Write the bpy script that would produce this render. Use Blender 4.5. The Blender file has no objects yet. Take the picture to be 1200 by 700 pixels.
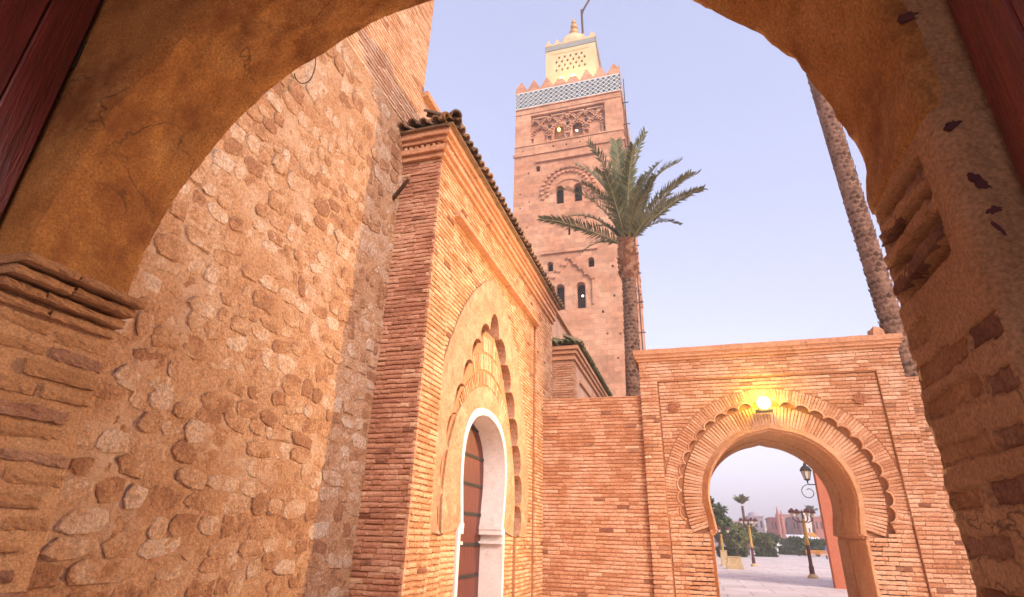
import bpy, math, random
import numpy as np
from mathutils import Vector, Matrix, noise
from mathutils.geometry import tessellate_polygon

random.seed(7); rs = np.random.RandomState(7)
S = bpy.context.scene
COL = S.collection

# ------------------------------------------------------------------ camera
F_PX, YAW, PITCH, ROLL = 643.76, -0.307055, 0.408997, 0.0278864
CAM = np.array([0.0, 0.0, 1.5])
cy, sy, cp, sp = math.cos(YAW), math.sin(YAW), math.cos(PITCH), math.sin(PITCH)
fwd = np.array([sy*cp, cy*cp, sp]); rgt = np.array([cy, -sy, 0.0]); upv = np.cross(rgt, fwd)
cr, sr = math.cos(ROLL), math.sin(ROLL)
rgt, upv = cr*rgt + sr*upv, -sr*rgt + cr*upv
cam_d = bpy.data.cameras.new('camera'); cam = bpy.data.objects.new('camera', cam_d); COL.objects.link(cam)
cam_d.sensor_width = 36; cam_d.lens = F_PX/1200*36; cam_d.clip_start = 0.02; cam_d.clip_end = 6000
M = Matrix.Identity(4)
for i in range(3):
    M[i][0], M[i][1], M[i][2], M[i][3] = rgt[i], upv[i], -fwd[i], CAM[i]
cam.matrix_world = M
S.camera = cam
S.render.resolution_x, S.render.resolution_y = 1024, 597

def ray(px, py): return rgt*(px-600) - upv*(py-350) + fwd*F_PX
def atY(px, py, Y): d = ray(px, py); return CAM + d*(Y/d[1])
def atX(px, py, X): d = ray(px, py); return CAM + d*(X/d[0])
def proj(P):
    q = np.asarray(P, float) - CAM; z = q@fwd
    if z < .05: return None
    return 600 + F_PX*(q@rgt)/z, 350 - F_PX*(q@upv)/z

# ------------------------------------------------------------------ sky, sun, exposure
SUN_EL, SUN_AZ = math.radians(30), math.radians(134)      # azimuth from +Y towards +X
sdir = Vector((math.sin(SUN_AZ)*math.cos(SUN_EL), math.cos(SUN_AZ)*math.cos(SUN_EL), math.sin(SUN_EL)))
world = bpy.data.worlds.new('World'); S.world = world; world.use_nodes = True
wn = world.node_tree; wn.nodes.clear()
wo = wn.nodes.new('ShaderNodeOutputWorld'); wb = wn.nodes.new('ShaderNodeBackground')
sk = wn.nodes.new('ShaderNodeTexSky'); sk.sky_type = 'NISHITA'; sk.sun_disc = False
sk.sun_elevation = SUN_EL; sk.sun_rotation = SUN_AZ; sk.air_density = 1.0; sk.dust_density = 2.0; sk.ozone_density = 1.5
hs = wn.nodes.new('ShaderNodeHueSaturation'); hs.inputs['Saturation'].default_value = 0.85
mx = wn.nodes.new('ShaderNodeMix'); mx.data_type = 'RGBA'; mx.blend_type = 'MULTIPLY'; mx.inputs[0].default_value = 1.0
mx.inputs[7].default_value = (1.26, 1.02, 1.0, 1)
wn.links.new(sk.outputs[0], hs.inputs['Color']); wn.links.new(hs.outputs[0], mx.inputs[6])
mz = wn.nodes.new('ShaderNodeMix'); mz.data_type = 'RGBA'; mz.inputs[0].default_value = 0.46     # high thin haze, even all over
mz.inputs[7].default_value = (1.62, 1.74, 2.54, 1)
wn.links.new(mx.outputs[2], mz.inputs[6]); wn.links.new(mz.outputs[2], wb.inputs['Color']); wb.inputs['Strength'].default_value = 0.15
wn.links.new(wb.outputs[0], wo.inputs['Surface'])
sl = bpy.data.lights.new('sun', 'SUN'); sl.energy = 1.3; sl.angle = math.radians(22); sl.color = (1.0, 0.88, 0.78)
so = bpy.data.objects.new('sun', sl); COL.objects.link(so)
so.rotation_euler = sdir.to_track_quat('Z', 'Y').to_euler()
S.view_settings.view_transform = 'Standard'; S.view_settings.look = 'None'
S.view_settings.gamma = 1.0; S.view_settings.exposure = 1.5; S.view_settings.use_curve_mapping = False

# ------------------------------------------------------------------ materials
MATS = {}
def mat(name, cols, nscale=2.0, rough=0.9, bump=0.3, bscale=30.0, bdist=0.01, rnd=0.0, metallic=0.0, fine=0.25,
        stain=None, stain_scale=1.2, stain_pos=(.52, .66), stretch=None, crack=None, grain=None, spec=0.3, emit=None, second=None):
    """procedural material: noise ramp over cols, per-piece variation rnd, bump, optional stain colour"""
    m = bpy.data.materials.new(name); m.use_nodes = True; nt = m.node_tree; N = nt.nodes; L = nt.links
    b = N['Principled BSDF']; b.inputs['Roughness'].default_value = rough; b.inputs['Metallic'].default_value = metallic
    b.inputs['Specular IOR Level'].default_value = spec
    geo = N.new('ShaderNodeNewGeometry'); src = geo.outputs['Position']
    if stretch:
        mp = N.new('ShaderNodeMapping'); mp.inputs['Scale'].default_value = stretch; L.new(src, mp.inputs['Vector']); src = mp.outputs[0]
    n1 = N.new('ShaderNodeTexNoise'); n1.inputs['Scale'].default_value = nscale; n1.inputs['Detail'].default_value = 8
    n1.inputs['Roughness'].default_value = .62; L.new(src, n1.inputs['Vector'])
    fac = n1.outputs['Fac']
    if rnd > 0:
        oi = N.new('ShaderNodeObjectInfo')
        a = N.new('ShaderNodeMath'); a.operation = 'ADD'; L.new(oi.outputs['Random'], a.inputs[0]); L.new(geo.outputs['Random Per Island'], a.inputs[1])
        fr = N.new('ShaderNodeMath'); fr.operation = 'FRACT'; L.new(a.outputs[0], fr.inputs[0])
        ma = N.new('ShaderNodeMath'); ma.operation = 'MULTIPLY_ADD'; L.new(fr.outputs[0], ma.inputs[0])
        ma.inputs[1].default_value = rnd; ma.inputs[2].default_value = -rnd/2
        ad = N.new('ShaderNodeMath'); ad.operation = 'ADD'; L.new(fac, ad.inputs[0]); L.new(ma.outputs[0], ad.inputs[1]); fac = ad.outputs[0]
    cr_ = N.new('ShaderNodeValToRGB'); L.new(fac, cr_.inputs[0]); el = cr_.color_ramp.elements
    k = len(cols); lo, hi = .30, .70
    while len(el) < k: el.new(.5)
    for i, c in enumerate(cols):
        el[i].position = lo + (hi-lo)*i/max(1, k-1); el[i].color = (*c, 1)
    col = cr_.outputs[0]
    if fine > 0:
        n3 = N.new('ShaderNodeTexNoise'); n3.inputs['Scale'].default_value = grain[0]*.5 if grain else bscale*.8; n3.inputs['Detail'].default_value = 5; L.new(src, n3.inputs['Vector'])
        mr = N.new('ShaderNodeMapRange'); mr.inputs[1].default_value = .25; mr.inputs[2].default_value = .75
        mr.inputs[3].default_value = 1-fine; mr.inputs[4].default_value = 1+fine*.6; L.new(n3.outputs['Fac'], mr.inputs[0])
        mm = N.new('ShaderNodeMix'); mm.data_type = 'RGBA'; mm.blend_type = 'MULTIPLY'; mm.inputs[0].default_value = 1
        L.new(col, mm.inputs[6]); L.new(mr.outputs[0], mm.inputs[7]); col = mm.outputs[2]
    if stain:
        n4 = N.new('ShaderNodeTexNoise'); n4.inputs['Scale'].default_value = stain_scale; n4.inputs['Detail'].default_value = 7
        n4.inputs['Roughness'].default_value = .68; L.new(geo.outputs['Position'], n4.inputs['Vector'])
        r4 = N.new('ShaderNodeMapRange'); r4.inputs[1].default_value = stain_pos[0]; r4.inputs[2].default_value = stain_pos[1]; L.new(n4.outputs['Fac'], r4.inputs[0])
        m4 = N.new('ShaderNodeMix'); m4.data_type = 'RGBA'; L.new(r4.outputs[0], m4.inputs[0]); L.new(col, m4.inputs[6]); m4.inputs[7].default_value = (*stain, 1); col = m4.outputs[2]
    if crack:
        n5 = N.new('ShaderNodeTexNoise'); n5.inputs['Scale'].default_value = crack[0]; n5.inputs['Detail'].default_value = 6; n5.inputs['Distortion'].default_value = .6
        L.new(geo.outputs['Position'], n5.inputs['Vector'])
        s5 = N.new('ShaderNodeMath'); s5.operation = 'SUBTRACT'; s5.inputs[1].default_value = .5; L.new(n5.outputs['Fac'], s5.inputs[0])
        a5 = N.new('ShaderNodeMath'); a5.operation = 'ABSOLUTE'; L.new(s5.outputs[0], a5.inputs[0])
        r5 = N.new('ShaderNodeMapRange'); r5.inputs[1].default_value = 0; r5.inputs[2].default_value = crack[1]; r5.inputs[3].default_value = crack[2]; r5.inputs[4].default_value = 0; L.new(a5.outputs[0], r5.inputs[0])
        n6 = N.new('ShaderNodeTexNoise'); n6.inputs['Scale'].default_value = crack[0]*.7; L.new(geo.outputs['Position'], n6.inputs['Vector'])
        r6 = N.new('ShaderNodeMapRange'); r6.inputs[1].default_value = .5; r6.inputs[2].default_value = .62; L.new(n6.outputs['Fac'], r6.inputs[0])
        m5 = N.new('ShaderNodeMath'); m5.operation = 'MULTIPLY'; L.new(r5.outputs[0], m5.inputs[0]); L.new(r6.outputs[0], m5.inputs[1])
        m6 = N.new('ShaderNodeMix'); m6.data_type = 'RGBA'; L.new(m5.outputs[0], m6.inputs[0]); L.new(col, m6.inputs[6]); m6.inputs[7].default_value = (.05, .022, .012, 1); col = m6.outputs[2]
    L.new(col, b.inputs['Base Color'])
    if bump > 0:
        n2 = N.new('ShaderNodeTexNoise'); n2.inputs['Scale'].default_value = bscale; n2.inputs['Detail'].default_value = 9
        n2.inputs['Roughness'].default_value = .65; L.new(src, n2.inputs['Vector'])
        bp = N.new('ShaderNodeBump'); bp.inputs['Strength'].default_value = bump; bp.inputs['Distance'].default_value = bdist
        L.new(n2.outputs['Fac'], bp.inputs['Height']); nrm = bp.outputs[0]
        if grain:
            n7 = N.new('ShaderNodeTexNoise'); n7.inputs['Scale'].default_value = grain[0]; n7.inputs['Detail'].default_value = 6; n7.inputs['Roughness'].default_value = .7; L.new(geo.outputs['Position'], n7.inputs['Vector'])
            b7 = N.new('ShaderNodeBump'); b7.inputs['Strength'].default_value = grain[1]; b7.inputs['Distance'].default_value = grain[2]
            L.new(n7.outputs['Fac'], b7.inputs['Height']); L.new(nrm, b7.inputs['Normal']); nrm = b7.outputs[0]
        L.new(nrm, b.inputs['Normal'])
    if emit:
        b.inputs['Emission Color'].default_value = (*emit[0], 1); b.inputs['Emission Strength'].default_value = emit[1]
    MATS[name] = m
    return m

mat('gate_brick', [(.40,.18,.09), (.51,.262,.148), (.58,.34,.21)], nscale=1.3, rnd=.40, bump=.7, bscale=45, bdist=.018, fine=.4, stain=(.60,.41,.28), stain_scale=1.1, stain_pos=(.54,.74))
mat('rosette_brick', [(.27,.10,.05), (.36,.15,.08)], nscale=8, bump=.5, bscale=40)
mat('pale_brick', [(.50,.29,.18), (.58,.38,.25)], nscale=2, rnd=.3, bump=.6, bscale=45, fine=.3)
mat('gate_mortar', [(.30,.125,.06), (.38,.175,.09)], nscale=3, bump=.5, bscale=40)
mat('portal_brick', [(.40,.188,.088), (.51,.275,.145), (.58,.36,.215)], nscale=1.2, rnd=.40, bump=.6, bscale=50, bdist=.015, fine=.35, stain=(.60,.42,.27), stain_scale=1.3, stain_pos=(.54,.74))
mat('portal_mortar', [(.33,.15,.07), (.42,.21,.10)], nscale=3, bump=.5, bscale=40)
mat('side_brick', [(.32,.145,.088), (.42,.205,.125), (.50,.28,.18)], nscale=1.6, rnd=.30, bump=.6, bscale=45, bdist=.014)
mat('portal_plaster', [(.35,.175,.095), (.43,.232,.135), (.50,.305,.195)], nscale=3.2, bump=.9, bscale=24, bdist=.03, fine=.35, stain=(.53,.34,.22), stain_scale=3.6, stain_pos=(.52,.70))
mat('moulding', [(.42,.20,.105), (.52,.275,.155)], nscale=3.0, bump=.5, bscale=30, stain=(.22,.11,.06), stain_scale=4, stain_pos=(.57,.68))
mat('wall_plaster', [(.44,.245,.16), (.53,.33,.23)], nscale=1.5, bump=.5, bscale=20, stain=(.36,.16,.08), stain_scale=1.8, stain_pos=(.52,.66))
mat('stone', [(.35,.17,.088), (.45,.235,.118), (.52,.30,.165), (.58,.375,.24), (.63,.46,.335)], nscale=6.0, rnd=.42, bump=1.0, bscale=30, bdist=.05, grain=(80, .8, .014), fine=.42)
mat('stone_mortar', [(.41,.20,.098), (.50,.28,.15), (.57,.355,.21)], nscale=2.6, bump=1.0, bscale=26, bdist=.05, grain=(80, .8, .014), fine=.38, stain=(.55,.37,.25), stain_scale=2.0, stain_pos=(.5,.66))
mat('tower_brick', [(.42,.225,.125), (.51,.31,.19), (.57,.39,.27)], nscale=1.6, rnd=.34, bump=.5, bscale=40)
mat('tower_mortar', [(.50,.31,.20), (.56,.38,.26)], nscale=2, bump=.4, bscale=40)
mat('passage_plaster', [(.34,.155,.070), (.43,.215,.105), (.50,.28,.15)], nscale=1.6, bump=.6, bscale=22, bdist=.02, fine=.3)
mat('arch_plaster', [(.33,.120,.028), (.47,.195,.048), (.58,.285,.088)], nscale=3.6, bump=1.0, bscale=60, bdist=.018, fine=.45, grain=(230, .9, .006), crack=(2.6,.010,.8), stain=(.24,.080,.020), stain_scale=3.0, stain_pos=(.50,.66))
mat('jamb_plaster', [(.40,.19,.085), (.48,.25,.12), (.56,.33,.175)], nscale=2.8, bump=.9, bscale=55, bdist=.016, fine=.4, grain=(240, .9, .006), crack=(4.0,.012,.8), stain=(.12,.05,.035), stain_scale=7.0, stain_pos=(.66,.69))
mat('old_brick', [(.22,.088,.052), (.31,.14,.080), (.42,.22,.13)], nscale=7, rnd=.35, bump=1.0, bscale=40, bdist=.02, grain=(220, 1.0, .007), fine=.4)
mat('impost_brick', [(.34,.155,.065), (.47,.24,.11)], nscale=6, rnd=.3, bump=.9, bscale=40, bdist=.015, grain=(220, 1.0, .007), fine=.35)
mat('door_paint', [(.085,.013,.011), (.14,.020,.016), (.18,.03,.025)], nscale=3, rough=.28, bump=.6, bscale=9, bdist=.012, fine=.25, stretch=(9,9,.7), spec=.6)
mat('paint_chip', [(.06,.018,.018), (.10,.03,.028)], nscale=9, bump=.3)
mat('portal_door', [(.075,.018,.014), (.13,.035,.026)], nscale=4, rough=.5, bump=.4, bscale=20, stretch=(5,5,.8))
mat('iron', [(.03,.026,.025), (.06,.05,.048)], nscale=20, rough=.55, bump=.2, metallic=.6)
mat('white_paint', [(.60,.53,.50), (.70,.64,.62)], nscale=4, rough=.6, bump=.3, bscale=30, fine=.10, stain=(.48,.38,.32), stain_scale=5, stain_pos=(.56,.76))
mat('roof_tile', [(.10,.06,.04), (.17,.105,.06), (.26,.15,.085)], nscale=6, rnd=.35, bump=.5, bscale=30, rough=.75)
mat('green_tile', [(.07,.085,.035), (.12,.13,.05), (.20,.15,.08)], nscale=6, rnd=.35, bump=.4, bscale=30, rough=.6)
mat('minaret_stone', [(.44,.20,.105), (.53,.27,.152), (.60,.345,.21)], nscale=.35, bump=.5, bscale=2.2, bdist=.12, fine=.22)
mat('turret_stone', [(.55,.37,.20), (.64,.47,.28)], nscale=.6, bump=.3, bscale=4, bdist=.05, fine=.1)  # cream of the floodlit turret put into the stone colour
mat('tile_dark', [(.010,.045,.055), (.03,.09,.10)], nscale=3, rough=.4, bump=0, rnd=.2)
mat('tile_white', [(.62,.60,.55), (.74,.72,.68)], nscale=3, rough=.4, bump=0)
mat('painted_shade', [(.035,.018,.014), (.05,.026,.02)], nscale=2, bump=0)  # dark colour painted as the shade inside openings
mat('copper', [(.50,.22,.07), (.62,.33,.12)], nscale=2, rough=.45, metallic=.3, bump=0)
mat('wood', [(.06,.035,.022), (.11,.065,.04)], nscale=6, bump=.5, bscale=20)
mat('palm_leaf', [(.085,.095,.036), (.15,.155,.065), (.23,.215,.115)], nscale=.8, rnd=.4, bump=0, rough=.6, fine=0)
mat('palm_rachis', [(.26,.21,.09), (.34,.26,.12)], nscale=2, bump=0, fine=0)
mat('palm_bark', [(.085,.040,.025), (.16,.080,.050), (.26,.145,.095)], nscale=3, rnd=.4, bump=.6, bscale=18, bdist=.03)
mat('palm_boot', [(.20,.075,.035), (.31,.13,.065), (.42,.22,.13)], nscale=3, rnd=.5, bump=.6, bscale=14, bdist=.03)
mat('paving', [(.56,.47,.43), (.66,.57,.53), (.72,.64,.60)], nscale=.5, bump=.2, bscale=8, fine=.12)
mat('earth', [(.36,.27,.21), (.44,.35,.28)], nscale=.05, bump=.1, bscale=3)
mat('red_render', [(.44,.13,.07), (.52,.175,.095)], nscale=1.5, bump=.25, bscale=14, fine=.12)
mat('leaf_dark', [(.025,.045,.018), (.05,.08,.03), (.09,.12,.05)], nscale=1.2, rnd=.5, bump=0, fine=0)
mat('leaf_olive', [(.06,.08,.025), (.11,.125,.045), (.17,.17,.06)], nscale=1.2, rnd=.5, bump=0, fine=0)
mat('gold_paint', [(.42,.24,.05), (.55,.34,.09)], nscale=5, rough=.5, bump=.1, fine=.1)
mat('maroon_paint', [(.07,.022,.022), (.12,.04,.04)], nscale=5, rough=.5, bump=.1, fine=.1)
mat('lamp_glass', [(.55,.48,.36), (.62,.55,.42)], nscale=3, rough=.15, bump=0, fine=0)
mat('planter_stone', [(.46,.33,.17), (.55,.42,.24)], nscale=2, bump=.3, bscale=12)
mat('house_pink', [(.42,.24,.21), (.50,.31,.27)], nscale=.2, bump=.1, bscale=3, fine=.08)
mat('house_red', [(.36,.14,.11), (.44,.19,.15)], nscale=.2, bump=.1, bscale=3, fine=.08)
mat('house_grey', [(.33,.27,.30), (.40,.34,.37)], nscale=.2, bump=.1, bscale=3, fine=.08)
mat('house_cream', [(.62,.52,.46), (.70,.62,.56)], nscale=.2, bump=.1, bscale=3, fine=.08)
mat('window_dark', [(.06,.05,.06), (.10,.09,.10)], nscale=1, rough=.2, bump=0, fine=0)
mat('van_white', [(.70,.70,.70), (.78,.78,.78)], nscale=1, rough=.35, bump=0, fine=0)
mat('van_blue', [(.07,.13,.30), (.09,.16,.35)], nscale=1, rough=.35, bump=0, fine=0)
mat('rubber', [(.02,.02,.02), (.03,.03,.03)], nscale=3, bump=0, fine=0)
mat('orange_cloth', [(.55,.22,.03), (.62,.28,.05)], nscale=2, bump=0, fine=.05)
mat('floodlight_glow', [(1,.8,.4), (1,.85,.5)], bump=0, fine=0, emit=((1.0,.70,.010), 60.0))
mat('small_glow', [(1,.8,.4), (1,.85,.5)], bump=0, fine=0, emit=((1.0,.66,.10), 2.2))
mat('small_glow_white', [(1,.9,.8), (1,.9,.8)], bump=0, fine=0, emit=((1.0,.9,.75), 2.5))

# minaret ashlar: faint courses in colour and relief
def ashlar(m, cw, ch, depth, dark=.86, lite=1.08):
    nt = m.node_tree; N = nt.nodes; L = nt.links; b = N['Principled BSDF']
    geo = N.new('ShaderNodeNewGeometry'); sx = N.new('ShaderNodeSeparateXYZ'); L.new(geo.outputs['Position'], sx.inputs[0])
    ad = N.new('ShaderNodeMath'); L.new(sx.outputs[0], ad.inputs[0]); L.new(sx.outputs[1], ad.inputs[1])
    cb = N.new('ShaderNodeCombineXYZ'); L.new(ad.outputs[0], cb.inputs[0]); L.new(sx.outputs[2], cb.inputs[1])
    bt = N.new('ShaderNodeTexBrick'); L.new(cb.outputs[0], bt.inputs['Vector'])
    bt.inputs['Scale'].default_value = 1; bt.inputs['Brick Width'].default_value = cw; bt.inputs['Row Height'].default_value = ch
    bt.inputs['Mortar Size'].default_value = depth; bt.inputs['Mortar Smooth'].default_value = .6
    bt.inputs['Color1'].default_value = (dark,)*3+(1,); bt.inputs['Color2'].default_value = (lite,)*3+(1,); bt.inputs['Mortar'].default_value = (.80,)*3+(1,)
    old = b.inputs['Base Color'].links[0].from_socket
    mm = N.new('ShaderNodeMix'); mm.data_type = 'RGBA'; mm.blend_type = 'MULTIPLY'; mm.inputs[0].default_value = 1
    L.new(old, mm.inputs[6]); L.new(bt.outputs['Color'], mm.inputs[7]); L.new(mm.outputs[2], b.inputs['Base Color'])
ashlar(MATS['minaret_stone'], 1.15, .55, .03, .80, 1.12)
def flags(m, cw, ch):
    nt = m.node_tree; N = nt.nodes; L = nt.links; b = N['Principled BSDF']
    geo = N.new('ShaderNodeNewGeometry'); bt = N.new('ShaderNodeTexBrick'); L.new(geo.outputs['Position'], bt.inputs['Vector'])
    bt.inputs['Scale'].default_value = 1; bt.inputs['Brick Width'].default_value = cw; bt.inputs['Row Height'].default_value = ch; bt.inputs['Mortar Size'].default_value = .03
    bt.inputs['Color1'].default_value = (.9, .9, .9, 1); bt.inputs['Color2'].default_value = (1.05, 1.05, 1.05, 1); bt.inputs['Mortar'].default_value = (.66, .64, .64, 1)
    old = b.inputs['Base Color'].links[0].from_socket
    mm = N.new('ShaderNodeMix'); mm.data_type = 'RGBA'; mm.blend_type = 'MULTIPLY'; mm.inputs[0].default_value = 1
    L.new(old, mm.inputs[6]); L.new(bt.outputs['Color'], mm.inputs[7]); L.new(mm.outputs[2], b.inputs['Base Color'])
flags(MATS['paving'], 1.6, 1.6)

# ------------------------------------------------------------------ mesh helpers
class Frame:
    def __init__(s, O, U, V, Wn):
        s.O, s.U, s.V, s.W = (np.array(a, float) for a in (O, U, V, Wn))
    def p(s, u, v, w=0.0): return s.O + s.U*u + s.V*v + s.W*w
WORLD = Frame((0,0,0), (1,0,0), (0,1,0), (0,0,1))

class MB:
    def __init__(s): s.v = []; s.f = []
    def add(s, vs, fs):
        o = len(s.v); s.v.extend(tuple(map(float, p)) for p in vs); s.f.extend(tuple(i+o for i in f) for f in fs)
    def box(s, fr, u0, u1, v0, v1, w0, w1):
        P = [fr.p(u, v, w) for w in (w0, w1) for v in (v0, v1) for u in (u0, u1)]
        s.add(P, [(0,2,3,1), (4,5,7,6), (0,1,5,4), (2,6,7,3), (0,4,6,2), (1,3,7,5)])
    def plate(s, fr, outer, holes, w0, w1, back=True):
        loops = [outer]+list(holes); pts = [q for l in loops for q in l]
        tris = tessellate_polygon([[Vector((q[0], q[1], 0)) for q in l] for l in loops])
        n = len(pts)
        V = [fr.p(q[0], q[1], w1) for q in pts]+[fr.p(q[0], q[1], w0) for q in pts]
        F = [tuple(t) for t in tris]
        if back: F += [(t[2]+n, t[1]+n, t[0]+n) for t in tris]
        o = 0
        for l in loops:
            k = len(l)
            for i in range(k):
                j = (i+1) % k; F.append((o+i, o+j, o+j+n, o+i+n))
            o += k
        s.add(V, F)
    def tube(s, pts, rad, n=6, cap=True):
        pts = [np.array(p, float) for p in pts]; rad = rad if hasattr(rad, '__len__') else [rad]*len(pts)
        rings = []; a = None
        for i, p in enumerate(pts):
            t = pts[min(i+1, len(pts)-1)]-pts[max(i-1, 0)]; t = t/(np.linalg.norm(t)+1e-9)
            if a is None:
                a = np.cross(t, (0, 0, 1.0)) if abs(t[2]) < .9 else np.cross(t, (1.0, 0, 0))
            a = a-t*(a@t); a /= np.linalg.norm(a)+1e-9; b = np.cross(t, a)
            rings.append([p+rad[i]*(a*math.cos(k*2*math.pi/n)+b*math.sin(k*2*math.pi/n)) for k in range(n)])
        V = [q for r in rings for q in r]; F = []
        for i in range(len(pts)-1):
            for k in range(n):
                F.append((i*n+k, i*n+(k+1) % n, (i+1)*n+(k+1) % n, (i+1)*n+k))
        if cap: F += [tuple(range(n))[::-1], tuple(range((len(pts)-1)*n, len(pts)*n))]
        s.add(V, F)
    def lathe(s, O, prof, n=12):
        V = []; F = []
        for (r, z) in prof:
            for k in range(n): V.append((O[0]+r*math.cos(k*2*math.pi/n), O[1]+r*math.sin(k*2*math.pi/n), O[2]+z))
        for i in range(len(prof)-1):
            for k in range(n): F.append((i*n+k, i*n+(k+1) % n, (i+1)*n+(k+1) % n, (i+1)*n+k))
        s.add(V, F)
    def grid(s, P):
        h, w = P.shape[:2]; V = P.reshape(-1, 3)
        F = [(i*w+j, i*w+j+1, (i+1)*w+j+1, (i+1)*w+j) for i in range(h-1) for j in range(w-1)]
        s.add(V, F)
    def mesh(s, name, material, smooth=False, fixn=False):
        me = bpy.data.meshes.new(name); me.from_pydata(s.v, [], s.f); me.validate()
        if material: me.materials.append(MATS[material])
        if fixn:
            import bmesh
            bm = bmesh.new(); bm.from_mesh(me); bmesh.ops.recalc_face_normals(bm, faces=bm.faces); bm.to_mesh(me); bm.free()
        if smooth: me.polygons.foreach_set('use_smooth', [True]*len(me.polygons))
        me.update()
        return me
    def obj(s, name, material, parent=None, smooth=False, kind=None, fixn=True):
        o = bpy.data.objects.new(name, s.mesh(name, material, smooth, fixn)); COL.objects.link(o)
        if parent is not None: attach(o, parent)
        if kind: o['kind'] = kind
        return o

def attach(o, parent):
    o.parent = parent
    o.matrix_parent_inverse = parent.matrix_basis.inverted() if parent.parent is None else Matrix.Translation(-parent_loc(parent))
def parent_loc(p): return WLOC.get(p.name, Vector((0, 0, 0)))
WLOC = {}
def thing(name, label, cat, loc=(0,0,0), group=None):
    o = bpy.data.objects.new(name, None); COL.objects.link(o); o.location = loc; o.empty_display_size = .2
    o.matrix_basis = Matrix.Translation(Vector(loc))
    o['label'] = label; o['category'] = cat
    if group: o['group'] = group
    return o
def tag(o, label, cat, group=None):
    o['label'] = label; o['category'] = cat
    if group: o['group'] = group
    return o
def fbm(p, s, oct=4): return noise.fractal(Vector((float(p[0])*s, float(p[1])*s, float(p[2])*s)), .9, 2.1, oct)

# brick variants: unit block, u,v in [-.5,.5], front at w=0, skirt to w=-1
def brick_variant(seed, nu=4, nv=3, jit=.05, edge=.10):
    r = np.random.RandomState(seed); V = []; F = []
    us = np.linspace(-.5, .5, nu); vs = np.linspace(-.5, .5, nv)
    for j, v in enumerate(vs):
        for i, u in enumerate(us):
            e = (i in (0, nu-1)) or (j in (0, nv-1))
            V.append((u*(1-.012*(e)) + r.uniform(-1, 1)*jit*.25, v*(.97 if e else 1)+r.uniform(-1, 1)*jit*(1.2 if e else .5), -(edge*r.uniform(.5, 2.2) if e else 0)+r.uniform(-1, 1)*jit*.8))
    for j in range(nv-1):
        for i in range(nu-1): F.append((j*nu+i, j*nu+i+1, (j+1)*nu+i+1, (j+1)*nu+i))
    ring = [i for i in range(nu)]+[j*nu+nu-1 for j in range(1, nv)]+[(nv-1)*nu+i for i in range(nu-2, -1, -1)]+[j*nu for j in range(nv-2, 0, -1)]
    o = len(V)
    for k in ring: V.append((V[k][0]*1.01, V[k][1]*1.02, -1.0))
    n = len(ring)
    for k in range(n): F.append((ring[k], o+k, o+(k+1) % n, ring[(k+1) % n]))
    return np.array(V), F
BV = [brick_variant(100+i, 5, 3, .075, .12) for i in range(8)]
RBV = [brick_variant(200+i, 11, 5, .075, .05) for i in range(8)]
VMESH = {}
def vmesh(kind, i, material):
    key = (kind, i, material)
    if key not in VMESH:
        V, F = {'b': BV, 'r': RBV, 's': STV}[kind][i]
        me = bpy.data.meshes.new('brick'); me.from_pydata([tuple(p) for p in V], [], F); me.materials.append(MATS[material])
        me.update(); VMESH[key] = me
    return VMESH[key]

def stone_variant(seed, n=9):
    r = np.random.RandomState(seed); V = []; F = []
    rad = 1 + r.uniform(-.20, .13, n); sq = r.uniform(3.2, 6.5)
    rings = [(1.05, -1.0), (1.0, .35), (.91, .92), (.52, 1.0)]
    for ri, (q, h) in enumerate(rings):
        for k in range(n):
            a = 2*math.pi*k/n + r.uniform(-.1, .1)
            c, s_ = math.cos(a), math.sin(a); se = (abs(c)**sq+abs(s_)**sq)**(-1/sq)
            V.append((.5*q*rad[k]*se*c, .5*q*rad[k]*se*s_, h+(r.uniform(-.22, .22) if ri > 1 else r.uniform(-.1, .1))))
    V.append((0, 0, 1+r.uniform(-.25, .2)))
    for ri in range(len(rings)-1):
        for k in range(n): F.append((ri*n+k, ri*n+(k+1) % n, (ri+1)*n+(k+1) % n, (ri+1)*n+k))
    c = len(V)-1; b = (len(rings)-1)*n
    for k in range(n): F.append((b+k, b+(k+1) % n, c))
    return np.array(V), F
STV = [stone_variant(300+i) for i in range(14)]

PIECES = {}
def piece(th, kind, vi, material, B, T):
    """B: 3x3 columns (u,v,w scaled axes), T centre"""
    B = np.asarray(B, float); T = np.asarray(T, float)
    sc = 0.0
    q = proj(T)
    if q and -15 < q[0] < 1215 and -15 < q[1] < 715:
        a = proj(T+B[:, 0]*.5); b = proj(T-B[:, 0]*.5); c = proj(T+B[:, 1]*.5); d = proj(T-B[:, 1]*.5)
        if a and b and c and d:
            sc = abs((a[0]-b[0])*(c[1]-d[1])-(a[1]-b[1])*(c[0]-d[0]))
    PIECES.setdefault(th.name, []).append((sc, kind, vi, material, B, T))

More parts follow.
